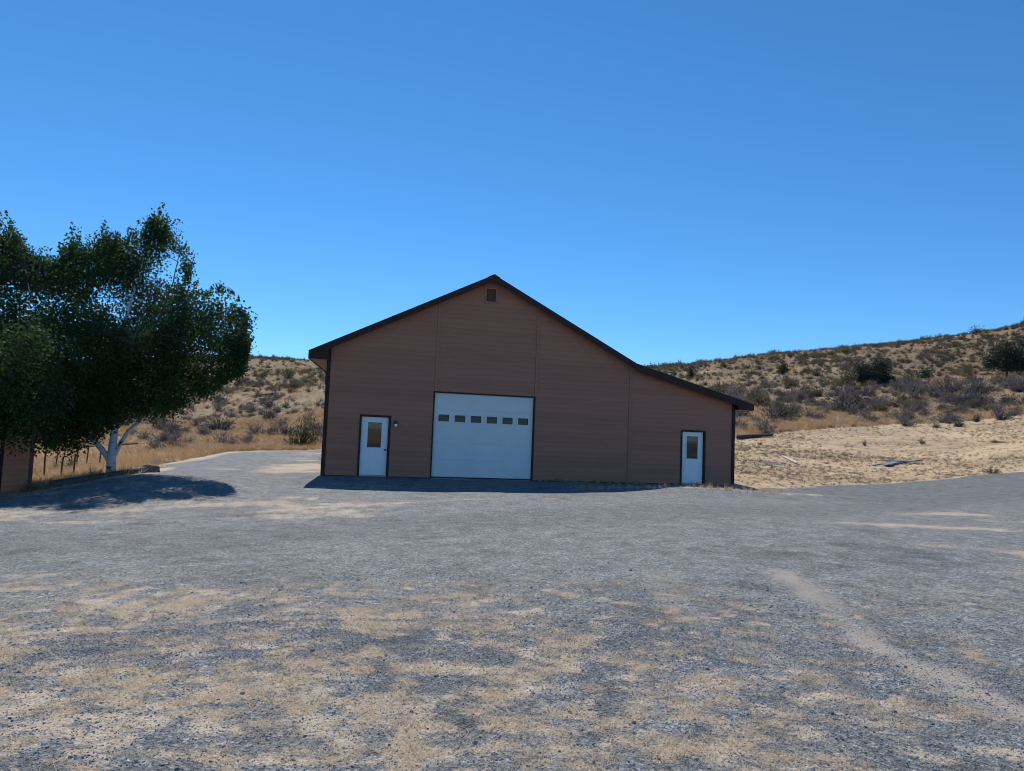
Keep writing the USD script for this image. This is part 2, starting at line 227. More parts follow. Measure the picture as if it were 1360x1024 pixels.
def height(x, y):
    x = np.atleast_1d(np.asarray(x, float)); y = np.atleast_1d(np.asarray(y, float))
    R = np.hypot(x, y)
    z = np.empty_like(x)
    for i in range(0, len(x), 40000): z[i:i + 40000] = _rbf(warp(np.c_[x[i:i + 40000], y[i:i + 40000]]))
    z += 0.035 * n3(x, y, 1.1, 5) * sstep(1, 4, R) + 0.016 * n3(x, y, 4.5, 6) * (R < 60)
    far = sstep(42, 80, R)
    z += far * (1.3 * n3(x, y, 1 / 17., 7) + 0.6 * n3(x, y, 1 / 6., 8) + 0.25 * n3(x, y, 1 / 2.2, 9))
    z += sstep(30, 50, R) * (1 - far) * 0.12 * n3(x, y, 1 / 3., 10)
    u, s = barn_uv(x, y)
    z += 0.17 * np.exp(-((s - 4.1) / 0.95) ** 2) * sstep(8.0, 11.5, u) * (1 - sstep(18, 23, u))
    inside = (u > -0.05) & (u < 15.71) & (s < 0.02) & (s > -17.0)
    return np.where(inside, np.minimum(z, -0.05), z)
def hz(x, y): return float(height([x], [y])[0])

YARD = Polygon([(-70, -70), (-70, 6), (-22, 15.5), (-16, 17.2), (-13.1, 19.2), (-12.35, 19.9), (-11.55, 23.4), (-12.7, 26.2), (-15.3, 31.6), (-16.5, 42.6), (-14.5, 46), (-12.4, 48.2), (-4, 46), (10, 43), (9.35, 28.6),
                (11.5, 30.0), (14.16, 32.3), (18.4, 34.0), (21.8, 34.4), (25, 34.1), (40, 36.5), (70, 40), (70, -70)])
def dist_to(poly, x, y):
    pts = shapely.points(np.c_[x, y]); d = shapely.distance(poly.boundary, pts); return np.where(shapely.contains(poly, pts), d, -d)
def curve_dist(pts, x, y, n=60):
    c = smooth_path([(a, b, 0) for a, b in pts], 8)[:, :2]
    return np.min(np.hypot(x[:, None] - c[None, :, 0], y[:, None] - c[None, :, 1]), axis=1)
TRACK = [(3.35, 9.0), (3.26, 8.2), (3.2, 7.36), (3.02, 6.3), (2.98, 5.52), (3.1, 4.99), (3.25, 4.4), (3.6, 3.6), (4.2, 2.6)]
TRACK2 = [(1.9, 8.6), (1.7, 7.2), (1.9, 6.0), (2.1, 5.0), (2.4, 4.0), (2.9, 3.0)]
STREAK = [(-16, 13.0), (-9.57, 13.9), (-7.46, 13.93), (-5.72, 14.96), (-3.8, 16.55), (-1.36, 17.84), (1.5, 18.6)]
STREAK2 = [(-18, 16.0), (-10, 15.2), (-6.2, 16.6), (-4.2, 18.2), (-2.0, 19.0)]
LANE = [(-16, 10.2), (-9, 10.6), (-4, 11.8), (3, 15.2), (11, 21.5), (20, 30.5), (30, 35)]
RUTS = [[(1.35, 7.6), (1.04, 6.32), (0.75, 5.4), (0.63, 4.6), (0.6, 3.9)], [(-0.1, 7.2), (0.15, 6.49), (0.4, 5.28), (0.55, 4.4)], [(-2.4, 6.6), (-1.5, 5.9), (-0.6, 5.5), (0.3, 5.2)]]
def cover(x, y):
    """straw, dirt, dark per point of the yard: where the dry grass grows, where wheels have bared the dirt, where the gravel is loose and dark, and where stone shade is painted on the driveway"""
    near = np.hypot(x, y) < 60
    s = np.zeros_like(x); d = np.zeros_like(x); k = np.zeros_like(x)
    xi, yi = x[near], y[near]
    f1 = fb(xi, yi, 0.42, 21); f2 = fb(xi, yi, 1.7, 22); f3 = fb(xi * 0.55, yi, 0.9, 23); f4 = fb(xi * .8, yi, 2.6, 24); f5 = fb(xi * .7, yi, 9.0, 25, 3)
    fore = sstep(9.6, 6.6, yi + 1.6 * (f1 - 0.5) - 0.10 * np.abs(xi))
    lane = np.clip(1 - 0.34 * sstep(1.4, 2.8, xi), 0, 1)
    a = fore * (0.43 + 0.08 * np.exp(-((xi + 0.1 + 0.12 * (yi - 5)) / 1.5) ** 2) + 0.08 * sstep(-0.8, -2.2, xi) * sstep(7.0, 4.0, yi)) * (0.4 + 0.6 * lane)
    a += 0.22 * (f1 - 0.5) + (0.22 * (f2 - 0.5) + 0.30 * (f4 - 0.5) + 0.55 * (f5 - 0.5)) * fore + 0.35 * (f5 - 0.5) + .10 * (1 - fore)
    a = np.maximum(a, sstep(-4.5, -7, xi) * sstep(23, 27, yi) * (0.36 + 0.8 * (fb(xi, yi, 0.5, 28) - 0.5) + 0.4 * (f4 - 0.5)))
    st = np.exp(-(curve_dist(STREAK, xi, yi) / (0.42 + 0.5 * f2)) ** 2) * sstep(0.28, 0.5, f3)
    st2 = np.exp(-(curve_dist(STREAK2, xi, yi) / (0.5 + 0.6 * f2)) ** 2) * sstep(0.30, 0.52, f3)
    a = np.maximum(a, (0.36 + 0.26 * f4 + .22 * f5) * st); a = np.maximum(a, (0.36 + 0.26 * f4 + .20 * f5) * st2)
    spr = sstep(26, 12, yi) * sstep(0.55, 0.70, fb(xi * 0.35, yi, 1.1, 27)); a = np.maximum(a, (0.24 + 0.26 * f4 + .22 * f5) * spr)
    lm = sstep(-0.5, -3.5, xi) * sstep(12.6, 14.2, yi) * (1 - sstep(21, 25, yi)); a = np.maximum(a, lm * (0.40 + 0.7 * (f3 - 0.5) + 0.5 * (f4 - .5) + .45 * (f5 - 0.5)))
    right = sstep(4.0, 7.5, xi) * sstep(24, 17, yi - 0.15 * xi) * sstep(7, 9, yi)
    a = np.maximum(a, right * np.minimum(0.60, 0.18 + 1.5 * (fb(xi * 0.4, yi, 0.9, 31) - 0.42) + 0.5 * (f4 - .5)))
    e = dist_to(YARD, xi, yi)
    a += 0.42 * sstep(1.1, 0.0, e) * (0.5 + f2)
    u, sv = barn_uv(xi, yi)
    a += 0.5 * (np.exp(-((sv - 0.35) / 0.35) ** 2) + np.exp(-((sv - 4.1) / 0.6) ** 2)) * sstep(7.5, 9.5, u) * (u < 16.5)
    a += 0.35 * np.exp(-(((xi + 8.2) / 1.2) ** 2 + ((yi - 31) / 3.5) ** 2))
    t1 = curve_dist(TRACK, xi, yi); t2 = curve_dist(TRACK2, xi, yi)
    dd = 0.95 * sstep(0.33, 0.08, t1 + 0.55 * (f2 - 0.5)) * sstep(0.18, 0.48, .6 * f4 + .4 * f5) * sstep(0.32, 0.55, f1 + 0.25 * (yi < 6.0)) * (yi < 9)
    dd = np.maximum(dd, 0.30 * sstep(0.30, 0.10, t2 + 0.3 * (f2 - 0.5)) * sstep(0.40, 0.6, f3))
    a = np.where(dd > 0.3, a * 0.6, a)
    kk = np.zeros_like(xi)
    for r in RUTS:
        q = curve_dist(r, xi, yi); rr_ = sstep(0.26, 0.03, q + 0.5 * (f2 - 0.5)) * sstep(0.42, 0.62, f4); kk = np.maximum(kk, 0.55 * rr_); a -= 0.26 * rr_
    ln = curve_dist(LANE, xi, yi); kk = np.maximum(kk, 0.38 * sstep(1.9, .9, ln + 1.2 * (f2 - .5)) * (.5 + f3)); a -= .25 * sstep(2.0, 1.0, ln)
    kk = np.maximum(kk, 0.75 * sstep(0.62, 0.75, fb(xi, yi, 0.75, 41)))
    kk = np.maximum(kk, 0.85 * sstep(0.60, 0.72, fb(xi, yi, 3.4, 43)) * (0.35 + 0.65 * fore)); kk = np.maximum(kk, 0.50 * sstep(8, 13, xi) * sstep(21, 26, yi))  # last term: compacted driveway, darkened in colour for the shade between backlit stones
    kk = np.maximum(kk, 0.9 * np.exp(-(((xi - 3.75) / 0.55) ** 2 + ((yi - 10.2) / 0.45) ** 2)) * (0.4 + f2))
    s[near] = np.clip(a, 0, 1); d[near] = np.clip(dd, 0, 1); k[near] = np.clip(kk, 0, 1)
    return np.stack([s, d, k], -1)

# one polar sheet, finer where it is looked at, cut along the yard's edge and the foot of the hill
az = np.radians(np.r_[np.linspace(-180, -44, 46)[:-1], np.linspace(-44, 44, 430), np.linspace(44, 180, 46)[1:-1]])
rr = np.r_[0.02, 1.0, 2.0, 2.6]
inv = np.linspace(1 / 2.9, 1 / 30., 250); rr = np.r_[rr, 1 / inv, np.geomspace(30.6, 270, 170), np.geomspace(280, 1400, 22)]
na, nr = len(az), len(rr)
A, R_ = np.meshgrid(az, rr); gx = (R_ * np.sin(A)).ravel(); gy = (R_ * np.cos(A)).ravel(); gz = height(gx, gy)
gv = np.c_[gx, gy, gz]
i, j = np.meshgrid(np.arange(nr - 1), np.arange(na), indexing='ij'); jn = (j + 1) % na
q0, q1, q2, q3 = (i * na + j).ravel(), (i * na + jn).ravel(), ((i + 1) * na + jn).ravel(), ((i + 1) * na + j).ravel()
gf = np.vstack([np.c_[q0, q1, q2], np.c_[q0, q2, q3]])[:, ::-1]
fnm = np.cross(gv[gf[:, 1]] - gv[gf[:, 0]], gv[gf[:, 2]] - gv[gf[:, 0]])
if fnm[:, 2].mean() < 0: gf = gf[:, ::-1]; fnm = -fnm
gn = np.zeros_like(gv)
for k in range(3): np.add.at(gn, gf[:, k], fnm)
gn /= np.linalg.norm(gn, axis=1, keepdims=True) + 1e-12
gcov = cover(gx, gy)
fc = gv[gf].mean(1)
wob = 0.5 * (fb(fc[:, 0], fc[:, 1], 1.4, 51) - 0.5)
in_yard = dist_to(YARD, fc[:, 0], fc[:, 1]) + wob > 0
HILLFOOT_X = [-200, -60, -28, -18, -10, 0, 15, 22, 32, 44, 60, 200]; HILLFOOT_Y = [52, 50, 45, 47, 52, 50, 50.5, 54, 59, 62, 66, 80]
def hillfoot(x): return np.interp(x, HILLFOOT_X, HILLFOOT_Y)
in_hill = ~in_yard & (fc[:, 1] > hillfoot(fc[:, 0]) + 4 * wob)
for nm, sel, mt in (('gravel_yard', in_yard, 'gravel'), ('dry_field', ~in_yard & ~in_hill, 'field_soil'), ('hillside', in_hill, 'hill_soil')):
    f = gf[sel]; ids, invx = np.unique(f, return_inverse=True); f = invx.reshape(f.shape)
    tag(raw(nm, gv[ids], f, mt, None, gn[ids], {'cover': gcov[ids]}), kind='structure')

# ------------------------------------------------------------------ the barn (local: x along the front, y to the back, z up)
barn = thing('barn', 'large brown gable barn with lean-to on its right and white doors', 'barn', (BX, BY, 0), BYAW)
W, UA, UB, HE, ZA, HB2, OV, OH, DEP = 15.66, 5.65, 11.30, 4.149, 7.338, 3.19, 0.647, 0.35, 17.0
s1 = (ZA - HE) / (UA + OV); ZB = ZA - s1 * (UB - UA); s2 = (ZB - HB2) / (W + OV - UB)
def roof_z(u): return HE + s1 * (u + OV) if u <= UA else (ZA - s1 * (u - UA) if u <= UB else ZB - s2 * (u - UB))
TH = 0.16
wall_poly = Polygon([(0, 0), (W, 0), (W, roof_z(W) - TH), (UB, ZB - TH), (UA, ZA - TH), (0, roof_z(0) - TH)])
LD, GD, RD = (1.253, 2.167, 2.03), (3.745, 7.405, 2.995), (13.43, 14.345, 2.01)
holes = [sbox(LD[0] - .03, -1, LD[1] + .03, LD[2] + .02), sbox(GD[0], -1, GD[1], GD[2]), sbox(RD[0] - .03, -1, RD[1] + .03, RD[2] + .02)]
VT = (5.46, 5.80, 6.42, 6.88)
holes_all = unary_union(holes + [sbox(VT[0], VT[2], VT[1], VT[3])])
def plate(poly, y0, y1):
    ms = []
    for g in (getattr(poly, 'geoms', None) or [poly]):
        if g.area < 1e-5: continue
        m = trimesh.creation.extrude_polygon(g, 1.0, engine='earcut'); v = m.vertices
        m.vertices = np.c_[v[:, 0], y1 + (y0 - y1) * v[:, 2], v[:, 1]]; ms.append(m)
    m = cat(*ms); m.fix_normals(); return m
base_wall = wall_poly.union(sbox(0, -0.3, W, 0.0)).difference(holes_all)
front = obj('front_wall', plate(base_wall, 0.0, 0.10), 'siding_back', barn)
BAT = [3.76, 7.455, 11.2]
EXPO = 0.178
cuts = [0.10] + BAT + [W - 0.10]
casing = [sbox(LD[0] - .075, -1, LD[1] + .075, LD[2] + .07), sbox(GD[0] - .05, -1, GD[1] + .05, GD[2] + .05), sbox(RD[0] - .075, -1, RD[1] + .075, RD[2] + .07), sbox(VT[0] - .07, VT[2] - .07, VT[1] + .07, VT[3] + .07)]
board_zone = wall_poly.difference(unary_union(casing))
nb = 0
for b in range(4):
    z = 0.0
    while z < 7.4:
        cell = sbox(cuts[b] + .002, z, cuts[b + 1] - .002, z + EXPO).intersection(board_zone)
        for g in getattr(cell, 'geoms', [cell]):
            if g.geom_type != 'Polygon' or g.area < 0.004: continue
            m = trimesh.creation.extrude_polygon(g, 1.0, engine='earcut'); v = m.vertices
            t = 0.021 - 0.012 * (v[:, 1] - z) / EXPO
            m.vertices = np.c_[v[:, 0], -0.001 - t * v[:, 2], v[:, 1]]; m.fix_normals()
            obj('siding_board', m, 'siding', front); nb += 1
        z += EXPO
for k, u in enumerate(BAT):
    zt = roof_z(u) - TH - .002; z0 = GD[2] + .052 if k < 2 else 0.0
    obj('batten', bx(u - .035, u + .035, -.042, -.027, z0, zt), 'siding', barn)
# other walls: lap profile swept along, closed
def lap_wall(L, H, expo=0.178):
    zs = []; z = 0
    while z < H: zs += [(0.026, z), (0.008, min(z + expo, H))]; z += expo
    prof = [(0, 0)] + zs + [(0, H)]
    m = trimesh.creation.extrude_polygon(Polygon(prof).buffer(0), L, engine='earcut'); return m  # x=out, y=z, z=along
def place_wall(m, origin, along, out):
    v = m.vertices; o, a, n = map(np.asarray, (origin, along, out))
    m.vertices = o + v[:, :1] * n + v[:, 2:3] * a + v[:, 1:2] * np.array([0, 0, 1.0]); m.fix_normals(); return m
hl, hr = roof_z(0) - TH, roof_z(W) - TH
sw = obj('side_wall', bx(0, .10, .102, DEP, -.3, hl), 'siding_back', barn); obj('siding', place_wall(lap_wall(DEP - .1, hl - .02), (0, .10, 0), (0, 1, 0), (-1, 0, 0)), 'siding', sw)
sw = obj('side_wall', bx(W - .10, W, .102, DEP, -.3, hr), 'siding_back', barn); obj('siding', place_wall(lap_wall(DEP - .1, hr - .02), (W, .10, 0), (0, 1, 0), (1, 0, 0)), 'siding', sw)
obj('rear_wall', plate(wall_poly.union(sbox(0, -0.3, W, 0)).intersection(sbox(.102, -1, W - .102, 9)), DEP - .1, DEP), 'siding', barn)
obj('floor_slab', bx(.102, W - .102, .102, DEP - .102, -.10, .02), 'concrete', barn)
for u0, u1, zt in ((-.03, .10, hl), (W - .10, W + .03, hr)):
    obj('corner_trim', cat(bx(u0, u1, -.045, -.001, -.02, zt - .01), bx(u0, u0 + .028, -.001, .10, -.02, zt - .01) if u0 < 1 else bx(u1 - .028, u1, -.001, .10, -.02, zt - .01)), 'dark_trim', barn)
# roof: three metal planes on a deck, with raised ribs; the left eave narrows towards the back
def plane_slab(plan, zf, t, lift=0.0):
    ms = []
    for g in (getattr(plan, 'geoms', None) or [plan]):
        if g.geom_type != 'Polygon' or g.area < 1e-6: continue
        m = trimesh.creation.extrude_polygon(g, 1.0, engine='earcut'); v = m.vertices
        m.vertices = np.c_[v[:, 0], v[:, 1], np.array([zf(q) for q in v[:, 0]]) + lift - t * (1 - v[:, 2])]; m.fix_normals(); ms.append(m)
    return ms
def slope_slab(ua, za, ub, zb, y0, y1, t, lift=0.0):
    return plate(Polygon([(ua, za), (ub, zb), (ub, zb - t), (ua, za - t)]), y0, y1)
Y0, Y1 = -OH, DEP + OH
EB, ET = 5.0, -.06          # where the taper ends, and the narrow overhang from there on
segs = [(-OV, HE, UA, ZA), (UA, ZA, UB, ZB), (UB, ZB, W + OV, HB2)]
plans = [Polygon([(-OV, Y0), (UA, Y0), (UA, Y1), (ET, Y1), (ET, EB)]), sbox(UA, Y0, UB, Y1), sbox(UB, Y0, W + OV, Y1)]
zfs = [lambda u: HE + s1 * (u + OV), lambda u: ZA - s1 * (u - UA), lambda u: ZB - s2 * (u - UB)]
roof = obj('roof', cat(*[m for p, zf in zip(plans, zfs) for m in plane_slab(p.intersection(sbox(-9, Y0 + .031, 99, Y1 - .031)), zf, .14, -.012)]), 'soffit', barn)
for p, zf in zip(plans, zfs):
    m = plane_slab(p, zf, .010)
    y = Y0 + .02
    while y < Y1 - .03:
        m += plane_slab(p.intersection(sbox(-9, y, 99, y + .03)), zf, .022, .0222); y += 0.23
    obj('metal_sheet', cat(*m), 'roof_metal', roof)
obj('ridge_cap', cat(slope_slab(UA - .22, ZA - .22 * s1 + .035, UA, ZA + .035, Y0 - .01, Y1 + .01, .012), slope_slab(UA, ZA + .035, UA + .22, ZA - .22 * s1 + .035, Y0 - .01, Y1 + .01, .012)), 'roof_metal', roof)
for yy0, yy1 in ((Y0 - .03, Y0 + .028), (Y1 - .028, Y1 + .03)):
    for k, (a, z0, b, z1) in enumerate(segs):
        P = [(a, z0 - .012), (b, z1 - .012), (b, z1 - .215), (a, z0 - .215)]
        if k == 0 and yy0 > 0: P = [(ET, zfs[0](ET) - .012), (b, z1 - .012), (b, z1 - .26), (ET, zfs[0](ET) - .26)]
        elif k == 0:   # boxed return at the eave
            zb_ = HE - .26; P = [(a, z0 - .012), (b, z1 - .012), (b, z1 - .215), (.03, roof_z(.03) - .215), (.03, zb_), (a, zb_)]
        if k == 2:
            zb_ = HB2 - .24; P = [(a, z0 - .012), (b, z1 - .012), (b, zb_), (W - .03, zb_), (W - .03, roof_z(W - .03) - .26), (a, z0 - .26)]
        obj('barge_board', plate(Polygon(P), yy0, yy1), 'dark_trim', roof)
obj('fascia', bx(W + OV - .03, W + OV, Y0 + .03, Y1 - .03, HB2 - .26, HB2 - .02), 'dark_trim', roof)
obj('eave_soffit', bx(W + .03, W + OV - .031, Y0 + .03, Y1 - .03, HB2 - .245, HB2 - .23), 'soffit', roof)
hyp = np.array([[-OV, Y0 + .03], [ET, EB]]); hd = (hyp[1] - hyp[0]) / np.linalg.norm(hyp[1] - hyp[0]); hn = np.array([hd[1], -hd[0]])
fp = []
for e, (x_, y_) in enumerate(hyp):
    for o_ in (0.0, .03):
        for z_ in (HE - .26, zfs[0](x_) - .02): fp.append((x_ + hn[0] * o_, y_ + hn[1] * o_, z_))
fq = trimesh.convex.convex_hull(np.array(fp)); obj('fascia', fq, 'dark_trim', roof)
obj('fascia', bx(ET, ET + .03, EB + .003, Y1 - .03, zfs[0](ET) - .26, zfs[0](ET) - .02), 'dark_trim', roof)
sp = trimesh.creation.extrude_polygon(Polygon([(-OV + .035, Y0 + .032), (-.03, Y0 + .032), (-.03, EB - .4), (-.05, EB - .4)]), .015, engine='earcut'); sp.apply_translation((0, 0, HE - .247)); obj('eave_soffit', sp, 'soffit', roof)
# doors
def man_door(D, kind, knob):
    u0, u1, h = D
    fr = cat(bx(u0 - .075, u0 - .006, -.040, .0, 0, h + .07), bx(u1 + .006, u1 + .075, -.040, .0, 0, h + .07), bx(u0 - .006, u1 + .006, -.040, .0, h + .006, h + .07),
             bx(u0 - .03, u0 - .004, .001, .12, 0, h + .02), bx(u1 + .004, u1 + .03, .001, .12, 0, h + .02), bx(u0 - .004, u1 + .004, .001, .12, h + .004, h + .02))
    y = 0.055
    wu0, wu1, w0, w1 = u0 + .21, u1 - .21, .965, 1.86
    leaf = Polygon([(u0, .03), (u1, .03), (u1, h), (u0, h)]).difference(sbox(wu0, w0, wu1, w1))
    d = obj('door', plate(leaf, y, y + .045), 'door_white', barn)
    obj('door_frame', fr, 'dark_trim', d)
    ring = sbox(wu0 - .035, w0 - .035, wu1 + .035, w1 + .035).difference(sbox(wu0 + .012, w0 + .012, wu1 - .012, w1 - .012))
    obj('window_frame', plate(ring, y - .012, y - .001), 'door_white', d)
    obj('pane', bx(wu0 + .001, wu1 - .001, y + .012, y + .018, w0 + .001, w1 - .001), 'pane', d)
    for r in (0.18, 0.60):   # pressed lower panels, proud rims
        rim = sbox(u0 + .13, .16 + (r > .3) * 0, u1 - .13, .82).difference(sbox(u0 + .155, .185, u1 - .155, .795))
    obj('panel_rim', plate(rim, y - .006, y - .001), 'door_white', d)
    if kind == 'blind':
        ms = [bx(wu0 - .01, wu1 + .01, y + .062, y + .066, w0 + k * .03, w0 + k * .03 + .024) for k in range(int((w1 - w0) / .03))]
        obj('blind', cat(*ms), 'blind', d)
    else:
        obj('curtain', cat(bx(wu0 - .02, wu0 + .19, y + .07, y + .075, w0 + .46, w1 + .02), bx(wu0 + .02, wu1 + .02, y + .5, y + .51, w0 - .1, w0 + .72)), 'curtain', d)
    obj('threshold', bx(u0 - .003, u1 + .003, -.03, .10, -.01, .026), 'concrete', d)
    if knob:
        k = cat(trimesh.creation.cylinder(.012, .07), trimesh.creation.icosphere(2, .03).apply_translation((0, 0, .05)), trimesh.creation.cylinder(.032, .008).apply_translation((0, 0, -.004)))
        k.apply_transform(trimesh.transformations.rotation_matrix(math.pi / 2, (1, 0, 0))); k.apply_translation((u1 - .07, y - .03, .91)); obj('knob', k, 'black_metal', d, smooth=40)
man_door(LD, 'blind', True); man_door(RD, 'curtain', False)
# sectional overhead door
u0, u1, h = GD
gd = obj('garage_door', cat(bx(u0 - .05, u0 - .002, -.036, .0, 0, h + .05), bx(u1 + .002, u1 + .05, -.036, .0, 0, h + .05), bx(u0 - .002, u1 + .002, -.036, .0, h + .002, h + .05),
         bx(u0 - .03, u0 - .001, .101, .14, 0, h), bx(u1 + .001, u1 + .03, .101, .14, 0, h)), 'dark_trim', barn)
SH = (h - .03) / 5
gw = [(3.905 + k * .5865, 3.905 + k * .5865 + .395) for k in range(6)]; gz0, gz1 = 1.98, 2.235
for k in range(5):
    z0, z1 = .03 + k * SH + .0015, .03 + (k + 1) * SH - .0015
    ms = []; p = sbox(u0 + .004, z0, u1 - .004, z1)
    if k == 3: p = p.difference(unary_union([sbox(a, gz0, b, gz1) for a, b in gw]))
    ms.append(plate(p, .06, .10))
    if k != 3:
        for q in range(6):
            zz = z0 + .04 + q * (SH - .07) / 6; ms.append(bx(u0 + .02, u1 - .02, .053, .06, zz, zz + (SH - .07) / 6 - .022))
    obj('door_section', cat(*ms), 'garage_white', gd)
for a, b in gw:
    obj('window_frame', plate(sbox(a - .055, gz0 - .05, b + .055, gz1 + .05).difference(sbox(a + .006, gz0 + .006, b - .006, gz1 - .006)), .044, .059), 'garage_white', gd)
    obj('pane', bx(a + .001, b - .001, .075, .080, gz0 + .001, gz1 - .001), 'dark_pane', gd)
obj('bottom_seal', bx(u0 + .004, u1 - .004, .065, .095, -.02, .032), 'rubber', gd)
# louvred gable vent
v0, v1, z0, z1 = VT
gvn = obj('gable_vent', plate(sbox(v0 - .07, z0 - .07, v1 + .07, z1 + .07).difference(sbox(v0, z0, v1, z1)), -.035, .0), 'siding', barn)
for k in range(8):
    s = bx(v0, v1, -.03, .012, -.003, .003); s.apply_transform(trimesh.transformations.rotation_matrix(math.radians(38), (1, 0, 0))); s.apply_translation((0, -.008 + .02, z0 + .03 + k * (z1 - z0 - .04) / 7.5)); obj('slat', s, 'vent', gvn)
obj('backing', bx(v0, v1, .06, .07, z0, z1), 'vent', gvn)
# wall lamp
lx, lz = 2.41, 1.80
wl = obj('wall_lamp', cat(bx(lx - .05, lx + .05, -.05, -.028, lz - .03, lz + .13), trimesh.creation.cylinder(.07, .035).apply_translation((lx, -.12, lz + .075)), trimesh.creation.cylinder(.045, .05).apply_translation((lx, -.12, lz + .045)),
       tube([(lx, -.04, lz + .09), (lx, -.09, lz + .115), (lx, -.12, lz + .09)], .012)), 'black_metal', barn)
g = trimesh.creation.icosphere(2, .055); g.vertices[:, 2] *= 1.15; g.apply_translation((lx, -.12, lz - .02)); obj('globe', g, 'lamp_glass', wl, smooth=True)

# ------------------------------------------------------------------ shed at the left edge
SX, SY = -13.35, 20.45
sz = hz(SX + .3, SY) - .12
shed = thing('shed', 'reddish brown lap-sided shed half hidden behind the birch at the left edge', 'shed', (SX - .61, SY - 4.963, sz), math.radians(83))
# local x runs from the near end to the visible far corner, local y away from the yard (to the left)
SL, SW_, SH_ = 5.0, 5.0, 2.2
fw = obj('front_wall', bx(0, SL, 0.0, .1, -.4, SH_), 'siding_back', shed)
zz = 0.0
random.seed(3)
while zz < SH_ - .01:
    for a, b in ((.11, SL - 1.13), (SL - 1.03, SL - .11)):
        v = np.array([[a, 0, zz], [b, 0, zz], [b, -.036, zz], [a, -.036, zz], [a, 0, zz + .145], [b, 0, zz + .145], [b, -.008, zz + .145], [a, -.008, zz + .145]])
        m = trimesh.Trimesh(v, [(0, 1, 2), (0, 2, 3), (4, 6, 5), (4, 7, 6), (3, 2, 6), (3, 6, 7), (0, 3, 7), (0, 7, 4), (1, 5, 6), (1, 6, 2)]); m.fix_normals()
        obj('siding_board', m, 'shed_siding', fw)
    zz += .145
obj('corner_trim', bx(-.02, .11, -.045, -.001, -.3, SH_), 'shed_trim', shed); obj('corner_trim', bx(SL - .11, SL + .02, -.045, -.001, -.3, SH_), 'shed_trim', shed)
obj('batten', bx(SL - 1.13, SL - 1.03, -.045, -.001, -.3, SH_), 'dark_trim', shed)
for q in (place_wall(lap_wall(SW_, SH_, .145), (0, .0, 0), (0, 1, 0), (-1, 0, 0)), place_wall(lap_wall(SW_, SH_, .145), (SL, .0, 0), (0, 1, 0), (1, 0, 0)), bx(0, SL, SW_ - .1, SW_, -.4, SH_)): obj('wall', q, 'shed_siding', shed)
rf = plate(Polygon([(-.45, SH_ + .0), (SW_ + .45, SH_ + .55), (SW_ + .45, SH_ + .70), (-.45, SH_ + .15)]), -.4, SL + .4)
rf.vertices = rf.vertices[:, [1, 0, 2]]; rf.fix_normals(); obj('roof', rf, 'roof_metal', shed)

# ------------------------------------------------------------------ instancing helper for uncountable cover
def rot_quats(n, rng, tilt=0.0):
    yaw = rng.uniform(0, 2 * np.pi, n); q = np.zeros((n, 4)); q[:, 0] = np.cos(yaw / 2); q[:, 3] = np.sin(yaw / 2)
    if tilt:
        t = rng.normal(0, tilt, n); p = rng.uniform(0, 2 * np.pi, n)
        q2 = np.stack([np.cos(t / 2), np.sin(t / 2) * np.cos(p), np.sin(t / 2) * np.sin(p), 0 * t], -1)
        w0, x0, y0, z0 = q2.T; w1, x1, y1, z1 = q.T
        q = np.stack([w0*w1-x0*x1-y0*y1-z0*z1, w0*x1+x0*w1+y0*z1-z0*y1, w0*y1-x0*z1+y0*w1+z0*x1, w0*z1+x0*y1-y0*x1+z0*w1], -1)
    return q
def instancer(name, protos, pos, quat, scale, idx, label=None, cat_=None):
    p = numbered('/World', name)
    pi = UsdGeom.PointInstancer.Define(stage, p)
    targets = []
    for k, (m, mt) in enumerate(protos):
        pp = f'{p}/{name}_kind' + (f'_{k:03d}' if k else '')
        usdkit.mesh(stage, pp, m, mats[mt]); targets.append(pp)
    pi.CreatePrototypesRel().SetTargets(targets)
    pi.CreateProtoIndicesAttr(Vt.IntArray.FromNumpy(idx.astype(np.int32)))
    pi.CreatePositionsAttr(Vt.Vec3fArray.FromNumpy(pos.astype(np.float32)))
    pi.CreateOrientationsAttr(Vt.QuathArray([Gf.Quath(float(a), float(b), float(c), float(d)) for a, b, c, d in quat]))
    sc = np.asarray(scale, np.float32); sc = np.repeat(sc[:, None], 3, 1) if sc.ndim == 1 else sc
    pi.CreateScalesAttr(Vt.Vec3fArray.FromNumpy(np.ascontiguousarray(sc)))
    return tag(pi.GetPrim(), label, cat_, kind='stuff')
def blades(rng, n, h, spread, lean, w=0.004, flat=False):
    V = []; F = []
    for k in range(n):
        a = rng.uniform(0, 2 * np.pi); r = spread * math.sqrt(rng.uniform()); b = np.array([r * math.cos(a), r * math.sin(a), 0])
        a2 = rng.uniform(0, 2 * np.pi); L = h * rng.uniform(.5, 1.15); le = lean * rng.uniform(.4, 1.3)
        d = np.array([math.cos(a2) * le, math.sin(a2) * le, 0 if flat else math.sqrt(max(.02, 1 - min(.98, le * le)))]);
        if flat: d[2] = rng.uniform(0.02, .35)
        s = np.array([-math.sin(a2 + 1), math.cos(a2 + 1), 0]) * w
        mid = b + d * L * .55; tip = b + d * L + np.array([math.cos(a2), math.sin(a2), -.3]) * L * .25 * rng.uniform(0, 1)
        o = len(V); V += [b - s, b + s, mid + s * .8, mid - s * .8, tip]; F += [(o, o+1, o+2), (o, o+2, o+3), (o+3, o+2, o+4)]
    return np.array(V), np.array(F)

rng = np.random.default_rng(11)
def wedge(n, r0, r1, half=0.66, power=1.0):
    """points over the yard in front of the viewer, evenly by area within a range of distances"""
    r = np.sqrt(rng.uniform(r0 ** 2, r1 ** 2, n)); a = rng.uniform(-half, half, n); return r * np.sin(a), r * np.cos(a)
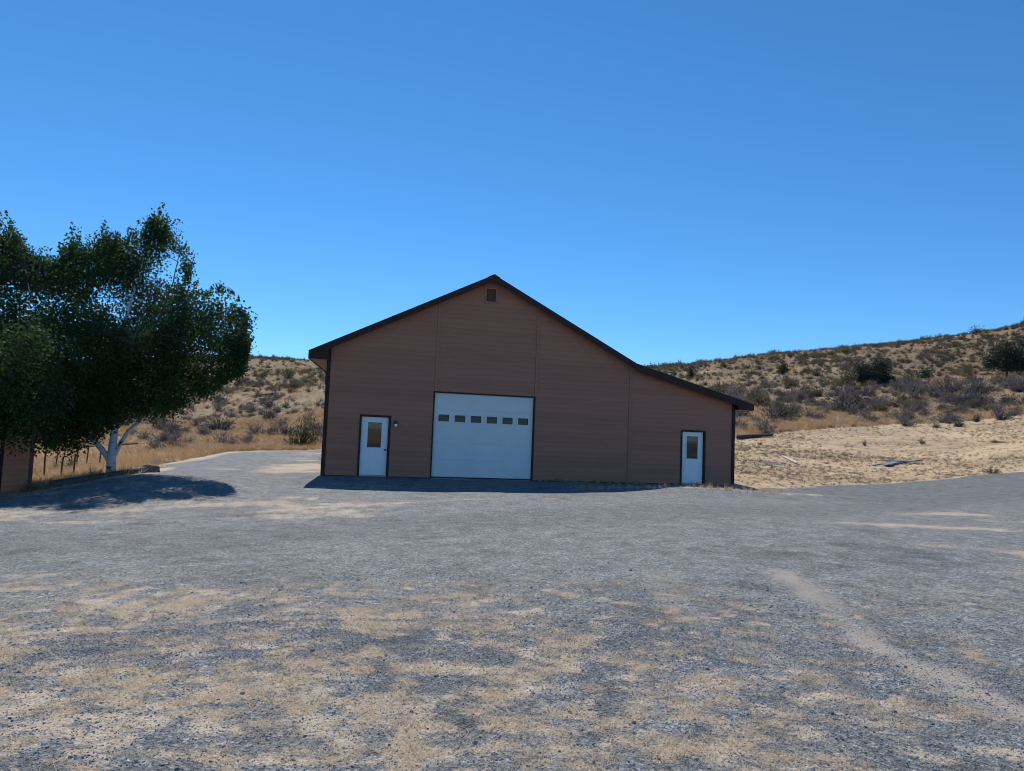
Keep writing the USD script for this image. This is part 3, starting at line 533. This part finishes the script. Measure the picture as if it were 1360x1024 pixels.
# crushed stone
prot = []
for k, mt in enumerate(['stone_dark', 'stone_mid', 'stone_mid', 'stone_pale']):
    s = trimesh.creation.icosphere(0, 1.0); s.vertices *= rng.uniform(.6, 1.15, (len(s.vertices), 1)); s.vertices *= (1.0, .8, .6); prot.append((s, mt))
xs, ys, ss = [], [], []
for n, r0, r1, size in ((70000, 2.7, 6.5, .0052), (40000, 5.5, 10, .0062), (2500, 2.7, 9, .010)):
    x, y = wedge(n, r0, r1); xs.append(x); ys.append(y); ss.append(size * rng.lognormal(0, .32, n))
x, y, sc = np.concatenate(xs), np.concatenate(ys), np.concatenate(ss)
cv = cover(x, y); keep = (shapely.contains(YARD, shapely.points(np.c_[x, y]))) & (rng.uniform(size=len(x)) > .75 * cv[:, 1] + .6 * sstep(.4, .65, cv[:, 0]) + sstep(6, 10, np.hypot(x, y)))
x, y, sc = x[keep], y[keep], sc[keep]
instancer('gravel_stones', prot, np.c_[x, y, height(x, y) + sc * .15], rot_quats(len(x), rng, .5), sc, rng.choice(4, len(x), p=[.38, .30, .22, .10]), 'loose grey crushed stones lying over the yard', 'gravel')
# dead straw lying in the yard
prot = []
for k in range(4):
    prot.append((blades(rng, 8, .05, .05, .95, .0017, True), 'straw'))
for k in range(2):
    prot.append((blades(rng, 9, .045, .035, .85, .0013), 'straw'))
x1, y1 = wedge(80000, 2.7, 9.5); x2, y2 = wedge(40000, 9, 26)
x = np.r_[x1, x2]; y = np.r_[y1, y2]; cv = cover(x, y)
dens = np.clip((cv[:, 0] - .28) * 2.2, 0, 1) * (fb(x, y, 5.0, 77, 3) > .40 + .10 * (1 - cv[:, 0]))
keep = (rng.uniform(size=len(x)) < dens) & shapely.contains(YARD, shapely.points(np.c_[x, y])); x, y = x[keep], y[keep]
sc = rng.uniform(.6, 1.35, len(x)) * np.where(y > 9, 1.5, 1)
instancer('dry_straw', prot, np.c_[x, y, height(x, y) + .004], rot_quats(len(x), rng, .15), sc, rng.integers(0, 6, len(x)), 'thin dead straw-coloured grass matted into the gravel', 'dry grass')
print('siding boards', nb, 'straw', len(x))

# dry grass of the field and the hillside
def thin_outside(x, y):
    pts = shapely.points(np.c_[x, y]); u, s = barn_uv(x, y)
    return ~shapely.contains(YARD, pts) & ~((u > -.3) & (u < 16) & (s < .3) & (s > -18))
prot = [(blades(rng, 26, .32, .16, .55, .007), 'straw'), (blades(rng, 26, .42, .2, .6, .008), 'straw_gold'), (blades(rng, 22, .5, .18, .5, .008), 'straw_gold'), (blades(rng, 20, .18, .2, .8, .008), 'straw'), (blades(rng, 24, .22, .16, .7, .008), 'field_weed')]
xs, ys = [], []
for n, r0, r1 in ((60000, 24, 50), (70000, 44, 82), (70000, 80, 230)):
    x, y = wedge(n, r0, r1, .72); xs.append(x); ys.append(y)
x, y = np.concatenate(xs), np.concatenate(ys); ok = thin_outside(x, y)
g1 = fb(x, y, .16, 61); R = np.hypot(x, y); fld = y < hillfoot(x)
short = fld & (x > 5)                       # the mown-looking field right of the barn
ok &= rng.uniform(size=len(x)) < np.where(short, .25 + .6 * (g1 > .48), np.clip(.25 + 2.2 * (g1 - .38), .08, 1))
x, y, R, g1, short = x[ok], y[ok], R[ok], g1[ok], short[ok]
idx = np.where(short, rng.choice([3, 0, 4], len(x), p=[.55, .05, .40]), np.where(R > 90, rng.choice([0, 3, 1], len(x)), rng.choice([0, 1, 2], len(x), p=[.25, .4, .35])))
sc = rng.uniform(.6, 1.3, len(x)) * np.where(short, .55, 1.0) * np.where(R > 90, 1.25, 1) * np.where(~short & (R < 75) & (x < 0), .8, 1)
instancer('dry_grass', prot, np.c_[x, y, height(x, y) - .01], rot_quats(len(x), rng, .1), sc, idx, 'golden dead grass tufts covering the field and hillside', 'dry grass')

# ------------------------------------------------------------------ bushes
def bush(rng, n_twig, n_leaf, lw, ll, shape='dome', spiky=.5, bare=.3):
    """a bush of radius 1 and height about 1.2: woody twigs fanning from the base and small leaves towards their ends"""
    V = []; F = []
    def tri(a, b, c): o = len(V); V.extend([a, b, c]); F.append((o, o+1, o+2))
    ends = []
    lob = rng.normal(0, .35, (5, 2))
    for k in range(n_twig):
        th = rng.uniform(0, 2 * np.pi); el = math.asin(rng.uniform(.12, 1.0)); L = rng.uniform(.6, 1.12) * (1 + .25 * math.sin(3 * th + lob[0, 0] * 9) * math.cos(el))
        d = np.array([math.cos(th) * math.cos(el), math.sin(th) * math.cos(el), math.sin(el) * 1.1]); b = np.r_[rng.normal(0, .10, 2), 0]
        e = b + d * L; s = np.cross(d, rng.normal(size=3)); s /= np.linalg.norm(s) + 1e-9; s *= .020 + .012 * rng.uniform()
        tri(b - s, b + s, e); s2 = np.cross(d, s); tri(b - s2, b + s2, e); ends.append((b, e, d))
    for k in range(n_leaf):
        b, e, d = ends[rng.integers(len(ends))]; t = rng.uniform(bare, 1.05) ** .8
        c = b + (e - b) * t + rng.normal(0, .085, 3); c[2] = max(.03, c[2])
        dd = d * spiky + rng.normal(0, .6, 3); dd /= np.linalg.norm(dd); s = np.cross(dd, rng.normal(size=3)); s /= np.linalg.norm(s) + 1e-9
        L = ll * rng.uniform(.6, 1.4); tri(c - s * lw, c + s * lw, c + dd * L)
    return np.array(V), np.array(F)
kinds = {}
def make_kind(name, mt, *a, **k):
    x = stage.CreateClassPrim(f'/World/{name}'); UsdGeom.Xform(x)
    x.SetTypeName('Xform'); m = bush(rng, *a, **k)
    usdkit.mesh(stage, f'/World/{name}/branches', m, mats[mt]); kinds[name] = (m, mt); return name
GREY = [make_kind(f'grey_bush_kind_{k:03d}', 'sage_grey' if k % 2 else 'sage_dark', 64, 330, .04, .18, spiky=.9) for k in range(4)]
OLIVE = [make_kind(f'olive_bush_kind_{k:03d}', 'sage_olive', 40, 380, .045, .16) for k in range(3)]
GREEN = [make_kind('yellow_green_bush_kind', 'rabbit_green', 30, 700, .035, .16, spiky=.8)]
WEED = [make_kind('green_weed_kind', 'weed_green', 24, 420, .04, .18, spiky=.9)]
STRAWB = [make_kind('straw_clump_kind', 'straw_gold', 60, 300, .02, .3, spiky=1.2)]
placed = []
def put_bush(kind, x, y, w, h, label, group=None, name='bush', category='bush', rz=None):
    z = hz(x, y) - .04 * w
    p = thing(name, label, category, (x, y, z), rng.uniform(0, 6.28) if rz is None else rz, group, (w / 2, w / 2, h / 1.15))
    p.GetReferences().AddInternalReference(Sdf.Path(f'/World/{kind}')); p.SetInstanceable(True); placed.append((x, y, w)); return p
# bushes one can point at
D = [(GREY[1], 31.23, 57.45, 1.9, 1.0, 'wide grey spiky bush at the dry field\'s top, left of three smaller ones'),
     (GREY[3], 33.14, 56.55, .9, .5, 'low grey tuft-like bush at the field edge right of the wide spiky one'),
     (GREY[0], 35.25, 57.1, 1.0, 1.05, 'upright dark grey bush alone at the top of the dry field'),
     (GREY[2], 38.28, 59.6, .8, 1.1, 'narrow tall grey bush at the field top near the right edge'),
     (GREY[1], 39.96, 59.24, 2.3, 1.9, 'largest grey bush at the field top by the right edge of the picture'),
     (GREY[0], 23.4, 48.0, .36, .5, 'tiny dark upright shrub alone in the middle of the dry field'),
     (WEED[0], 27.6, 48.65, .45, .45, 'small green weed in the dry field below the hillside bushes'),
     (WEED[0], 22.91, 34.54, .85, .4, 'pale green weed at the gravel edge on the far right'),
     (WEED[0], 31.74, 47.3, 1.1, .28, 'low light green weed patch in the dry field near the right edge'),
     (GREY[0], -24.07, 72.67, 1.7, 1.75, 'dark round bush on the slope left of the barn, lower of a stacked pair'),
     (GREY[2], -30.06, 90.13, 2.3, 1.9, 'dark round bush on the slope left of the barn, upper of a stacked pair'),
     (GREEN[0], -19.1, 69.37, 1.4, .75, 'bright yellow-green bush right beside the barn\'s left corner'),
     (GREEN[0], -28.25, 78.59, .9, .8, 'small yellow-green bush on the slope between the birch and the barn'),
     (OLIVE[1], -20.69, 66.05, 1.2, .55, 'low olive bush in golden grass left of the barn'),
     (GREY[1], -23.87, 56.75, 1.5, 1.15, 'grey bush in golden grass right of the birch crown'),
     (GREY[3], -19.27, 49.55, 2.0, 1.1, 'wide grey bush just beyond the gravel pad between birch and barn'),
     (GREY[1], -17.9, 46.9, 1.3, .8, 'smaller grey bush touching the wide one at the gravel pad edge'),
     (OLIVE[0], -21.64, 46.44, .75, .75, 'blue-green small bush behind the stone at the gravel edge'),
     (GREY[1], -19.68, 43.41, 1.5, .75, 'low grey bush at the back edge of the gravel behind the tree shadow'),
     (GREY[3], -25.72, 51.15, 1.3, .85, 'grey bush seen just under the right side of the birch crown'),
     (GREY[1], -20.61, 42.57, 1.5, 1.0, 'grey bush nearest the rock at the end of the timber edging'),
     (WEED[0], -18.13, 29.86, 1.1, .75, 'soft green bush among the fence posts under the birch'),
     (WEED[0], -17.3, 26.9, .8, .4, 'low green weed beside the shed and the fence posts'),
     (OLIVE[2], 16.36, 47.47, .35, .25, 'tiny dark tuft in the field below the dark log')]
for k, x, y, w, h, lb in D: put_bush(k, x, y, w, h, lb)
# sagebrush all over the slopes
n = 62000
x, y = wedge(n, 44, 232, .74)
y0 = hillfoot(x); R = np.hypot(x, y)
ok = thin_outside(x, y) & (y > y0 + np.where(x > 0, -1, 1))
f1 = fb(x, y, .045, 91); f2 = fb(x, y, .20, 92)
band = np.exp(-((y - y0 - 14) / 14.) ** 2)
dens = (.10 + 1.5 * np.clip(f1 - .42, 0, 1) + 1.7 * np.clip(f2 - .46, 0, 1) + .25 * band * (x > 0) + .25 * (R > 195)) * np.where(R < 80, .17, np.where(R < 120, .30, .85))
dens *= np.where((x < 0) & (R < 62), 1.25, np.where(x < 0, .8, 1))
ok &= rng.uniform(size=n) < dens
x, y, R, f2, band = x[ok], y[ok], R[ok], f2[ok], band[ok]
w = rng.lognormal(.10, .40, len(x)) * (.95 + .4 * band) * np.where(R > 120, .82, 1); h = w * rng.uniform(.5, .8, len(x))
keep = np.ones(len(x), bool)
for px, py, pw in placed: keep &= np.hypot(x - px, y - py) > (pw + w) * .5
x, y, R, w, h = x[keep], y[keep], R[keep], w[keep], h[keep]
names = np.array(GREY + OLIVE); up = R > 110
kd = np.where(rng.uniform(size=len(x)) < np.where(up, .55, .12), rng.integers(4, 7, len(x)), rng.integers(0, 4, len(x)))
u_, s_ = barn_uv(x, y)
azm = np.arctan2(x, y)
inview = (np.abs(azm + .0) < .60) & ~((azm > -.255) & (azm < .305) & (R < 130)) & ~((azm < -.33) & (R > 100))
order = np.argsort(-(w / R) * inview)[:300 - len(D) - 12]
sel = np.zeros(len(x), bool); sel[order] = True
for i in order:
    hue = 'grey' if kd[i] < 4 else 'olive'
    size = 'broad' if w[i] > 1.75 else ('middling' if w[i] > 1.15 else 'small')
    up_ = y[i] - hillfoot(x[i])
    row = 'at the slope foot' if up_ < 9 else ('low on the slope' if up_ < 28 else ('halfway up the slope' if up_ < 60 else 'high on the slope'))
    if x[i] < -8: side = 'between the birch and the barn'
    else:
        q = y[i] / max(x[i], 1e-3)
        side = 'just right of the lean-to eave' if q > 2.55 else ('below the two-lobed dark tree' if q > 1.85 and y[i] < 102 else ('above the two-lobed dark tree' if q > 1.85 else ('by the right edge, below the biggest dark tree' if y[i] < 108 else 'by the right edge, above the biggest dark tree')))
    lb = f'{size} {hue} sagebrush {row} {side}'; gp = f'{size} {hue} bushes {row} {side}'
    put_bush(names[kd[i]], x[i], y[i], w[i], h[i], lb, gp)
r = ~sel
instancer('far_sagebrush', [kinds[k] for k in names], np.c_[x[r], y[r], height(x[r], y[r]) - .05], rot_quats(r.sum(), rng, .05), np.c_[w[r] / 2, w[r] / 2, h[r] / 1.15], kd[r], 'grey and olive brush spread thinly over the far hillside', 'sagebrush')
print('bushes', len(x))

# ------------------------------------------------------------------ trees
def leaf_mesh(c, d, n, L, w):
    """diamond leaves: centre, direction, side vector"""
    a = c - d * (L * .5)[:, None]; b = c + d * (L * .5)[:, None]; s = n * (w * .5)[:, None]
    v = np.stack([a, c + s, b, c - s], 1).reshape(-1, 3); k = np.arange(len(c))[:, None] * 4
    return v, np.vstack([k + [0, 1, 2], k + [0, 2, 3]])
def unit(v): return v / (np.linalg.norm(v, axis=-1, keepdims=True) + 1e-12)
def foliage(centres, sig, per, L, rng, hang=.5):
    k = np.repeat(np.arange(len(centres)), per); c = centres[k] + rng.normal(size=(len(k), 3)) * sig[k]
    d = rng.normal(size=(len(k), 3)); d[:, 2] -= hang * 1.5; d = unit(d); n = unit(np.cross(d, rng.normal(size=(len(k), 3))))
    LL = L * rng.uniform(.6, 1.25, len(k)); return leaf_mesh(c, d, n, LL, LL * .72)

# the birch
TX, TY = -12.35, 22.75; TZ = hz(TX, TY) - .05
birch = thing('birch_tree', 'broad dark green birch with forked white trunk beside the gravel on the left', 'tree', (TX, TY, TZ))
vd = unit(np.array([TX, TY, 0.0])); ux = np.array([1.0, 0, 0])
def loc(u, z, w): return np.array([u, 0, z]) + vd * w
SIL = Polygon([(-4.74, 7.0), (-4.41, 7.72), (-3.96, 8.09), (-3.71, 7.94), (-3.33, 7.34), (-2.96, 7.0), (-2.36, 6.74), (-2.03, 7.39), (-1.7, 7.76), (-1.2, 7.33), (-0.87, 7.79), (-0.26, 7.46), (0.24, 7.76), (0.64, 8.44), (0.99, 8.36), (1.5, 7.67), (1.8, 7.21), (2.08, 6.87), (2.08, 6.28), (2.45, 5.98), (2.81, 6.31), (3.3, 5.95), (3.59, 5.79), (3.9, 5.33), (4.13, 4.94), (4.05, 4.04), (3.99, 3.33), (3.48, 3.02), (2.91, 2.62), (2.45, 2.37), (2.26, 1.84), (1.53, 1.74), (0.94, 1.65), (0.36, 1.48), (-0.33, 0.98), (-1.02, 0.6), (-1.73, 0.57), (-2.27, 0.62), (-2.39, 0.99), (-2.7, 1.05), (-3.51, 0.85), (-4.13, 1.35), (-4.69, 3.45), (-4.9, 5.34)]).buffer(-.19)
rt = np.random.default_rng(5)
pu = rt.uniform(-4.9, 4.2, 12000); pz = rt.uniform(.5, 8.5, 12000)
pts = shapely.points(np.c_[pu, pz]); ins = shapely.contains(SIL, pts); pu, pz, pts = pu[ins], pz[ins], pts[ins]
edge = shapely.distance(SIL.boundary, pts); half = np.minimum(2.9, 2.1 * np.sqrt(edge + .02)) * np.where(pz > 6.5, .75, 1)
pw = rt.uniform(-1, 1, len(pu)) * half
pw = np.where(pw < 0, pw * .72, pw)
cen = np.stack([loc(a, b, c) for a, b, c in zip(pu, pz, pw)])
v1 = meshkit.fbm(cen * .75, 3, 13); keepc = ((edge > .22) | (pz > 2.7) | (pu < -1.2)) & ~((pu < -2.6) & (pw < -1.2)) & (v1 > .36 + .095 * sstep(3.2, 6.2, pz))
cen, edge = cen[keepc][:2500], edge[keepc][:2500]
# drooping branchlets hanging in front of the shed
dr = np.array([(-12.55, 18.1, 1.55), (-12.3, 18.0, 1.35), (-12.05, 18.3, 1.25), (-12.6, 17.9, 1.25), (-12.45, 18.2, 1.0), (-12.1, 18.4, .95), (-12.7, 18.0, 1.75), (-12.2, 18.2, 1.7), (-11.9, 18.4, 1.5), (-12.8, 17.7, 1.5), (-12.4, 18.2, 2.0), (-12.0, 18.6, 1.9), (-12.8, 18.2, 2.2), (-12.2, 18.7, 2.3), (-12.6, 18.7, 2.6), (-12.9, 18.0, 2.0), (-12.3, 19.0, 2.7)]) - [TX, TY, TZ]
dz_ = 1.0 + 2.6 * rt.uniform(size=80) ** .8; de = np.stack([rt.uniform(-13.4, -11.9, 80), rt.uniform(17.8, 19.4, 80), dz_], -1) - [TX, TY, TZ]; dr = np.vstack([dr, de])
cen = np.vstack([cen, dr, dr + rt.normal(0, .12, dr.shape)]); edge = np.r_[edge, np.full(len(dr) * 2, .5)]
sig = np.where(edge < .3, .12, .17)[:, None] * np.array([1, 1, 1.15])
lv, lf = foliage(cen, sig, 56, .088, rt)
bl = SIL.boundary; sp_ = []
for dd_ in rt.uniform(0, bl.length, 420):
    q = bl.interpolate(dd_)
    if q.y < 2.9: continue
    o_ = np.array([q.x + 1.0, q.y - 3.8]); o_ = o_ / np.linalg.norm(o_) * .5 + [0, .7]; L_ = rt.uniform(.05, .42) * (1 if q.y > 4 else .6) * (.55 if q.x > 2.2 else 1)
    w_ = rt.uniform(-.9, .9)
    for t_ in np.linspace(-.3, 1, 4): sp_.append(loc(q.x + o_[0] * L_ * t_, q.y + o_[1] * L_ * t_, w_))
sp_ = np.array(sp_); sv, sf = foliage(sp_, np.full((len(sp_), 1), .05) * np.ones((1, 3)), 7, .085, rt)
lf = np.vstack([lf, sf + len(lv)]); lv = np.vstack([lv, sv])
raw('crown', lv, lf, 'birch_leaf', birch)
def limb(pts, w, r0, r1, name, mt='bark_dark'):
    P = smooth_path([loc(a, b, ww) for (a, b), ww in zip(pts, w)], 5); t = np.linspace(0, 1, len(P)); P = P + rt.normal(0, .012, P.shape) * (t > .1)[:, None]
    obj(name, tube(P, r0 + (r1 - r0) * t ** .8, 10), mt, birch, smooth=True); return P
trunk_pts = [(-.01, -.2), (0.0, .15), (-.03, .5), (-.01, 1.28), (-.04, 2.46), (-.1, 3.87), (.18, 5.54), (.47, 6.97), (.66, 8.0)]
P = smooth_path([loc(a, b, 0.0) for a, b in trunk_pts], 5); t = np.linspace(0, 1, len(P)); rad = .145 - .13 * t ** .75; rad[:6] += np.linspace(.03, 0, 6)
obj('trunk', tube(P, rad, 12), 'birch_bark', birch, smooth=True)
limbs = [P,
    limb([(-.04, .42), (-.22, .72), (-.5, 1.02), (-.9, 1.52), (-1.25, 2.05), (-1.5, 2.5), (-1.98, 3.56), (-2.63, 4.95), (-3.17, 6.35)], [0, -.02, -.1, -.3, -.6, -.8, -.9, -.8, -.6], .095, .012, 'limb', 'birch_bark'),
    limb([(.03, .62), (.16, .95), (.25, 1.17), (.48, 1.5), (1.16, 2.15), (2.05, 3.25), (2.94, 4.47), (3.37, 5.43)], [0, .03, .05, .2, .4, .5, .3, .2], .070, .010, 'limb', 'birch_bark'),
    limb([(-.03, 1.75), (-.43, 3.15), (-.98, 5.02), (-1.42, 6.89)], [0, .6, 1.0, 1.1], .07, .01, 'limb'),
    limb([(-.03, 2.69), (.71, 4.14), (1.35, 5.82), (1.53, 7.01)], [0, -.6, -1.1, -1.2], .06, .01, 'limb'),
    limb([(-.02, 1.4), (-.6, 2.2), (-1.6, 2.6), (-2.8, 2.4), (-3.6, 1.8)], [0, -.9, -2.0, -3.0, -3.6], .05, .01, 'limb'),
    limb([(0, 2.0), (.5, 2.8), (1.2, 3.6), (1.8, 4.0)], [0, 1.0, 2.0, 2.7], .05, .01, 'limb'),
    limb([(-.02, 2.2), (.2, 3.4), (.5, 4.6), (.8, 5.4)], [0, -1.2, -2.2, -2.6], .05, .01, 'limb')]
allp = np.vstack([l[4:] for l in limbs]); tw = []
for c in cen[::3]:
    d = np.linalg.norm(allp - c, axis=1) + np.maximum(0, allp[:, 2] - c[2]) * 1.2; a = allp[np.argmin(d)]
    if np.linalg.norm(c - a) < 3.2: m_ = (a + c) / 2 + rt.normal(0, .08, 3) + [0, 0, .1]; tw.append(tube([a, m_, c], [.014, .009, .004], 4, False))
obj('twigs', cat(*tw), 'bark_dark', birch)

def slope_tree(name, label, x, y, lobes, trunk_h, nl, leaf=.3, mt='juniper_leaf', seed=1):
    r = np.random.default_rng(seed); z = hz(x, y) - .1; t = thing(name, label, 'tree', (x, y, z))
    cs = []; limbs = []
    for (cx, cy, cz, rx, ry, rz, n) in lobes:
        d = unit(r.normal(size=(n, 3))) * (r.uniform(.25, 1, (n, 1)) ** .5) * (1 + .22 * r.normal(size=(n, 1))); cs.append(d * [rx, ry, rz] + [cx, cy, cz]); limbs.append((cx, cy, cz))
    c = np.vstack(cs); c = c[c[:, 2] > .15]
    v, f = foliage(c, np.full((len(c), 1), .26) * np.ones((1, 3)), int(nl * .55), leaf * .9, r, .1); raw('crown', v, f, mt, t)
    top = max(l[2] for l in limbs)
    obj('trunk', tube(smooth_path([(0, 0, -.2), (.05, 0, trunk_h * .5), (.0, .05, trunk_h), (.1, 0, top * .9)], 3), np.linspace(.24, .05, 10), 7), 'bark_dark', t, smooth=True)
    for cx, cy, cz in limbs: obj('limb', tube([(0, 0, trunk_h * .6), (cx * .5, cy * .5, (trunk_h * .6 + cz) / 2), (cx, cy, cz)], [.1, .07, .03], 6), 'bark_dark', t)
slope_tree('juniper_tree', 'wide dark green two-lobed tree on the hillside right of the barn', 51.03, 102.11, [(-1.6, 0, 2.0, 1.3, 1.3, 1.5, 110), (1.1, .3, 2.2, 1.4, 1.3, 1.9, 140), (-.2, 0, .9, 2.3, 1.5, .8, 110), (2.2, 0, .9, 1.0, 1, .6, 40)], .5, 26, seed=2)
slope_tree('juniper_tree', 'biggest dark tree with visible trunk on the slope near the right edge', 74.22, 108.42, [(-.3, 0, 4.2, 1.7, 1.6, 1.8, 150), (1.6, 0, 3.6, 1.6, 1.6, 1.5, 120), (-2.2, 0, 2.6, 1.4, 1.3, 1.1, 90), (1.2, 0, 2.2, 2.6, 1.5, .9, 110), (3.0, 0, 2.6, 1.3, 1.2, 1.1, 60)], 2.0, 26, seed=3)
slope_tree('juniper_tree', 'small green shrubby tree on the slope between the two big dark trees', 68.0, 119.13, [(0, 0, 1.0, 1.1, 1, .9, 60)], .4, 24, seed=4)
slope_tree('juniper_tree', 'small round conifer on the ridge slope just above the lean-to roof', 36.78, 148.66, [(0, 0, 1.0, .85, .8, .8, 40), (0, 0, 1.8, .5, .5, .7, 20)], .4, 24, seed=5)
slope_tree('juniper_tree', 'lone small dark conifer on the hillside above the lean-to eave', 50.24, 134.14, [(0, 0, .9, .85, .8, .8, 40), (0, 0, 1.6, .45, .45, .6, 18)], .4, 24, seed=6)
slope_tree('juniper_tree', 'dark tree cut by the right edge high on the slope', 110.54, 156.3, [(.5, 0, 1.6, 1.5, 1.4, 1.5, 80)], .6, 24, seed=7)

# ------------------------------------------------------------------ timber edging, rock, fences, boards, logs
def beam(name, label, category, a, b, w, h, mt, lift=0.0, group=None, twist=0.0, parent=None):
    a = np.array([*a, hz(*a) + lift]); b = np.array([*b, hz(*b) + lift]); L = np.linalg.norm(b - a)
    m = bevel_box(w, h, L, min(w, h) * .12); m.apply_translation((0, 0, -L / 2)); m = m.subdivide().subdivide() if L < 3 else m.subdivide()
    m.vertices[:, :2] += .006 * np.stack([n3(m.vertices[:, 2] * 3, m.vertices[:, 0] * 9, 1.0, 3), n3(m.vertices[:, 2] * 3, m.vertices[:, 1] * 9, 1.0, 4)], -1)
    d = (b - a) / L; s = unit(np.cross([0, 0, 1.0], d)); u = np.cross(d, s)
    c, sn = math.cos(twist), math.sin(twist); s, u = c * s + sn * u, -sn * s + c * u
    mid = (a + b) / 2 + [0, 0, h / 2]
    m.vertices = m.vertices[:, :1] * s + m.vertices[:, 1:2] * u + m.vertices[:, 2:3] * d + mid; m.fix_normals()
    o = obj(name, m, mt, parent)
    return tag(o, label, category, group) if category else o
beam('landscape_timber', 'weathered dark timber edging the gravel in front of the birch trunk', 'timber', (-12.42, 19.95), (-11.62, 23.3), .2, .24, 'timber', -.05)
def boulder(x, y, sx, sy, szz, label, seed, name='rock', mt='rock'):
    r = np.random.default_rng(seed); m = trimesh.creation.icosphere(3, 1.0); p = m.vertices.copy()
    m.vertices *= (1 + .55 * (meshkit.fbm(p * 1.6 + seed, 4, seed) - .5))[:, None]; m.vertices = m.vertices * [sx, sy, szz]
    m.apply_translation((x, y, hz(x, y) + szz * .45)); return tag(obj(name, m, mt, None, smooth=35), label, name)
boulder(-11.75, 23.9, .36, .28, .19, 'low brown rock at the end of the timber edging in the tree shade', 3)
boulder(-18.86, 29.38, .13, .11, .13, 'small white stone in the grass beside the shed corner', 8, 'stone', 'white_scrap')
put_bush(STRAWB[0], -13.9, 29.2, 1.4, .22, 'pale heap of straw at the gravel edge behind the rock', None, 'straw_heap', 'straw heap')
def fence(label, posts, hgt, seed):
    r = random.Random(seed); x0, y0 = posts[0]; f = thing('wire_fence', label, 'fence', (x0, y0, hz(x0, y0)))
    o = np.array([x0, y0, hz(x0, y0)]); tops = []
    for x, y in posts:
        b = np.array([x, y, hz(x, y) - .15]) - o; l = np.array([r.uniform(-.05, .08), 0, hgt * r.uniform(.9, 1.1) + .15])
        obj('post', tube([b, b + l * .5, b + l], .028, 6), 'rust_steel', f); tops.append((b, l))
    for k in (.35, .6, .85):
        pts = [b + l * k + [0, -.03, 0] for b, l in tops]; P = []
        for a, c in zip(pts[:-1], pts[1:]):
            for t in np.linspace(0, 1, 6)[:-1]: P.append(a + (c - a) * t - np.array([0, 0, .05 * 4 * t * (1 - t)]))
        obj('wire', tube(P + [pts[-1]], .004, 4), 'wire', f)
fence('nearer thin post and wire fence between the shed and the birch trunk', [(-16.16, 25.5), (-15.3, 25.0), (-14.77, 24.85)], .85, 1)
fence('farther row of thin fence posts in golden grass behind the birch trunk', [(-19.6, 31.62), (-19.15, 32.45), (-18.46, 31.93), (-17.12, 30.56)], .95, 2)
beam('pale_board', 'bleached board lying in the dry field, nearer of the pale ones by the barn corner', 'board', (13.31, 38.2), (14.35, 37.9), .14, .06, 'pale_wood', .07)
beam('pale_board', 'second bleached board lying just behind the nearest pale board', 'board', (13.55, 39.0), (14.3, 38.7), .1, .06, 'pale_wood', .07)
beam('pale_board', 'bleached board lying at a slant farther back in the dry field', 'board', (15.75, 41.9), (15.6, 39.5), .16, .06, 'pale_wood', .05)
stk = [((20.45, 41.0), (22.6, 42.6), .12, .05, .01, 'leftmost long grey board of the scrap heap in the dry field'), ((21.3, 41.3), (24.1, 42.6), .2, .05, .03, 'grey board running to the right end of the scrap heap'), ((21.0, 40.9), (23.0, 42.4), .3, .04, .06, 'broad grey board on the near side of the scrap heap'),
       ((21.6, 42.5), (23.3, 41.4), .22, .05, .10, 'grey board laid crosswise on top of the scrap heap'), ((21.9, 41.5), (22.9, 42.9), .25, .05, .02, 'short grey board in the middle of the scrap heap'), ((21.2, 40.7), (21.6, 41.0), .14, .10, .01, 'short dark block at the near corner of the scrap heap')]
for a, b, w_, h_, l_, lb in stk: beam('grey_board', lb, 'board', a, b, w_, h_, 'grey_wood' if 'block' not in lb else 'dark_wood', l_, twist=.08)
def log(label, pts, r0, r1, seed):
    P = smooth_path([(x, y, hz(x, y) + r0 * .7) for x, y in pts], 6); m = tube(P, np.linspace(r0, r1, len(P)), 10)
    q = m.vertices; m.vertices = q + r0 * .35 * np.stack([meshkit.fbm(q * 2.5 + k * 7 + seed, 3, seed + k) - .5 for k in range(3)], -1); tag(obj('old_log', m, 'dark_wood', None, smooth=50), label, 'log')
log('dark log lying at the edge of the brush right of the barn', [(15.7, 50.0), (16.8, 50.5), (17.6, 50.7), (18.5, 51.2)], .17, .07, 2)
log('dark fallen log lying aslant high on the slope left of the barn', [(-37.95, 107.9), (-37.0, 109.2), (-36.0, 110.6)], .30, .15, 4)
beam('stick', 'reddish stick lying in the golden grass right of the birch trunk', 'stick', (-24.6, 45.8), (-23.4, 45.9), .12, .1, 'shed_trim', .25)
# weeds along the barn's foot
rw = np.random.default_rng(9); prot = [(blades(rw, 22, .16, .07, .5, .004), 'straw'), (blades(rw, 16, .26, .06, .4, .004), 'straw_gold')]
nn = 520; u = rw.uniform(7.6, 15.4, nn) ; s = np.where(rw.uniform(size=nn) < .3, np.abs(rw.normal(.1, .2, nn)) + .06, rw.normal(4.0, .35, nn)); keep = rw.uniform(size=nn) < .2 + .8 * (fb(u, s, 1.3, 71) > .5); u, s = u[keep], s[keep]
x = BX + u * ba[0] + s * bn[0]; y = BY + u * ba[1] + s * bn[1]
instancer('foot_weeds', prot, np.c_[x, y, height(x, y) - .005], rot_quats(len(x), rw, .1), rw.uniform(.35, .9, len(x)), rw.integers(0, 2, len(x)), 'dry weeds along the foot of the barn wall at the lean-to', 'weeds')
